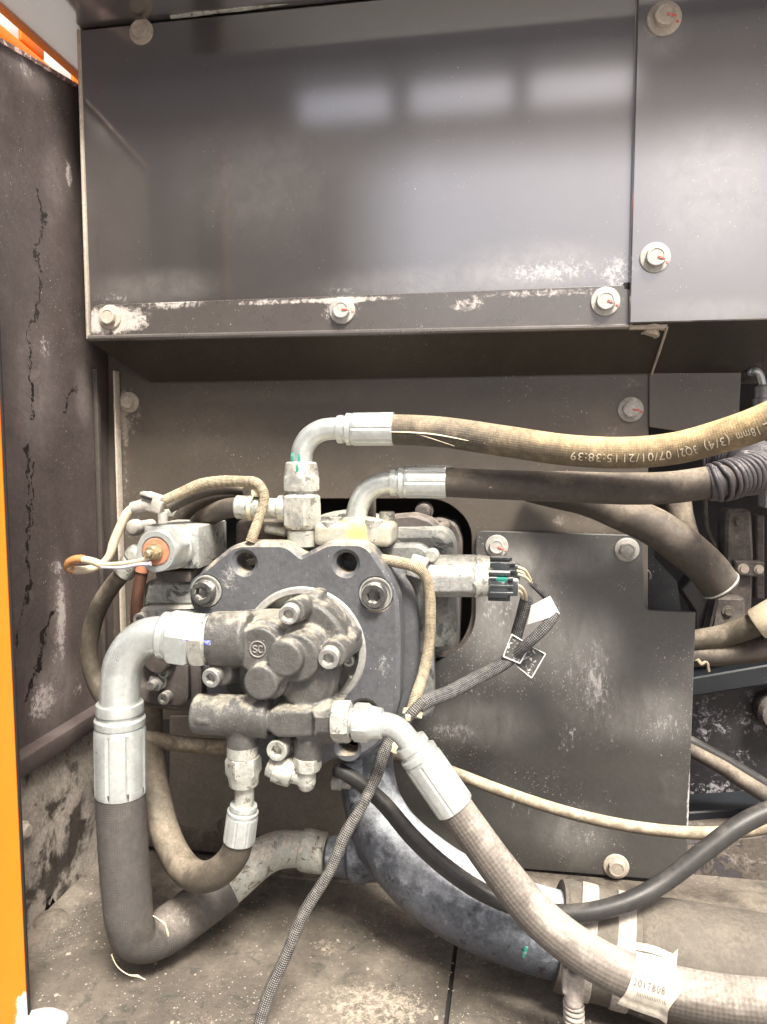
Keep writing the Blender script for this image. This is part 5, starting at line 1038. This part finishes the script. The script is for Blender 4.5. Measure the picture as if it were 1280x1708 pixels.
pm = MB(); pm.lathe(P(258, 1098, 1.08), (.2, 1, .1), [(0, .02), (0, .024), (.004, .027), (.03, .027)], 28); part('round_cap', pm, m_darkcast, rg)
socket(rg, 276, 1120, 1.098, 9.5, m_steel); socket(rg, 277, 1163, 1.098, 10, m_steel)
pm = ylathe(251, 1145, 1.075, [(0, 3.5, 'h'), (0, 7), (.002, 8), (.014, 8), (.014, 12, 'h'), (.026, 12, 'h'), (.028, 15), (.04, 15)], 36); part('adjuster', pm, m_steel, rg)
pm = MB(); pm.prism(rpoly([(316, 1100), (334, 1100), (336, 1186), (318, 1180)], 1.10, 3), (0, .1, 0), ch=.003); part('rib', pm, m_darkcast, rg)
pm = MB(); pm.box(P(250, 1205, 1.2), (.03, .05, .045), .004); part('lower_lug', pm, m_browncast, rg)
# ------------------------------------------------------------------ hoses in the engine bay on the right
simple('bay_hose', 'grey dusty hose leaving the plate edge to the right, the upper one of the pair', 'hose', [(1120, 1078, 1.5, 18), (1165, 1068, 1.49, 18), (1210, 1060, 1.48, 19), (1250, 1046, 1.46, 20), (1290, 1028, 1.44, 20), (1340, 1005, 1.42, 20)], m_hosebrown, 20)
simple('bay_hose', 'brown hose leaving the plate edge to the right, the lower one of the pair', 'hose', [(1120, 1098, 1.5, 18), (1165, 1094, 1.49, 18), (1220, 1092, 1.48, 18), (1270, 1084, 1.47, 20), (1340, 1060, 1.45, 22)], m_hosedark, 20)
pm = MB(); p0, p1 = P(1262, 1042, 1.45), P(1300, 1022, 1.44); pm.lathe(p0, p1 - p0, [(0, .02), (0, .028), (.004, .030), (.03, .031), (.06, .032)], 28); solo('pale_collar', pm, m_cream, 'pale collar on the upper bay hose, at the right edge', 'collar', p0)
simple('bay_cable', 'dark cable slanting down right in the engine bay, the upper one of the pair', 'cable', [(1130, 1225, 1.52, 9), (1165, 1243, 1.52, 9), (1210, 1268, 1.52, 9.5), (1250, 1292, 1.52, 10), (1310, 1330, 1.52, 10)], m_hoseblack, 14)
simple('bay_cable', 'dusty dark hose slanting down right in the engine bay, the lower one of the pair', 'cable', [(1130, 1240, 1.5, 11), (1165, 1258, 1.5, 11), (1205, 1280, 1.5, 12), (1245, 1306, 1.5, 13), (1310, 1345, 1.5, 14)], m_hosedark, 14)
simple('bay_wire', 'thin black wire hanging behind the bracket upright in the engine bay', 'wire', [(1176, 830, 1.7, 4), (1180, 880, 1.68, 4), (1196, 920, 1.66, 4), (1200, 990, 1.66, 4)], m_hosebrown, 8)
simple('bay_clip', 'small bent olive clip beside the edge of the mounting plate', 'clip', [(1162, 1100, 1.47, 4), (1170, 1108, 1.47, 4), (1178, 1104, 1.47, 3), (1182, 1120, 1.47, 3)], m_hosethin, 8)

# ------------------------------------------------------------------ loose grit on the floor (uncountable)
pm = MB(); rnd = random.Random(11)
for i in range(900):
    px, py = rnd.uniform(60, 1000), 1470 + 240 * rnd.random() ** 1.3
    p = PZ(px, py, ZF + .0005); r = rnd.uniform(.0008, .0022) * (2.2 if rnd.random() < .05 else 1)
    if p.x < XL + .03 or p.y < .93 or p.y > 1.41: continue
    o = len(pm.v); a0 = rnd.random() * 6
    for k in range(4): pm.v.append(p + Vector((math.cos(a0 + k * 1.57) * r * rnd.uniform(.6, 1.3), math.sin(a0 + k * 1.57) * r * rnd.uniform(.6, 1.3), 0)))
    pm.v.append(p + Vector((r * .2, 0, r * rnd.uniform(.5, 1.0)))); pm.f += [(o + k, o + (k + 1) % 4, o + 4) for k in range(4)]
part('floor_grit', pm, M('loose_grit', (.26, .23, .19), .9, var=.6, var_scale=120, bump=.1), kind='stuff', ang=0)
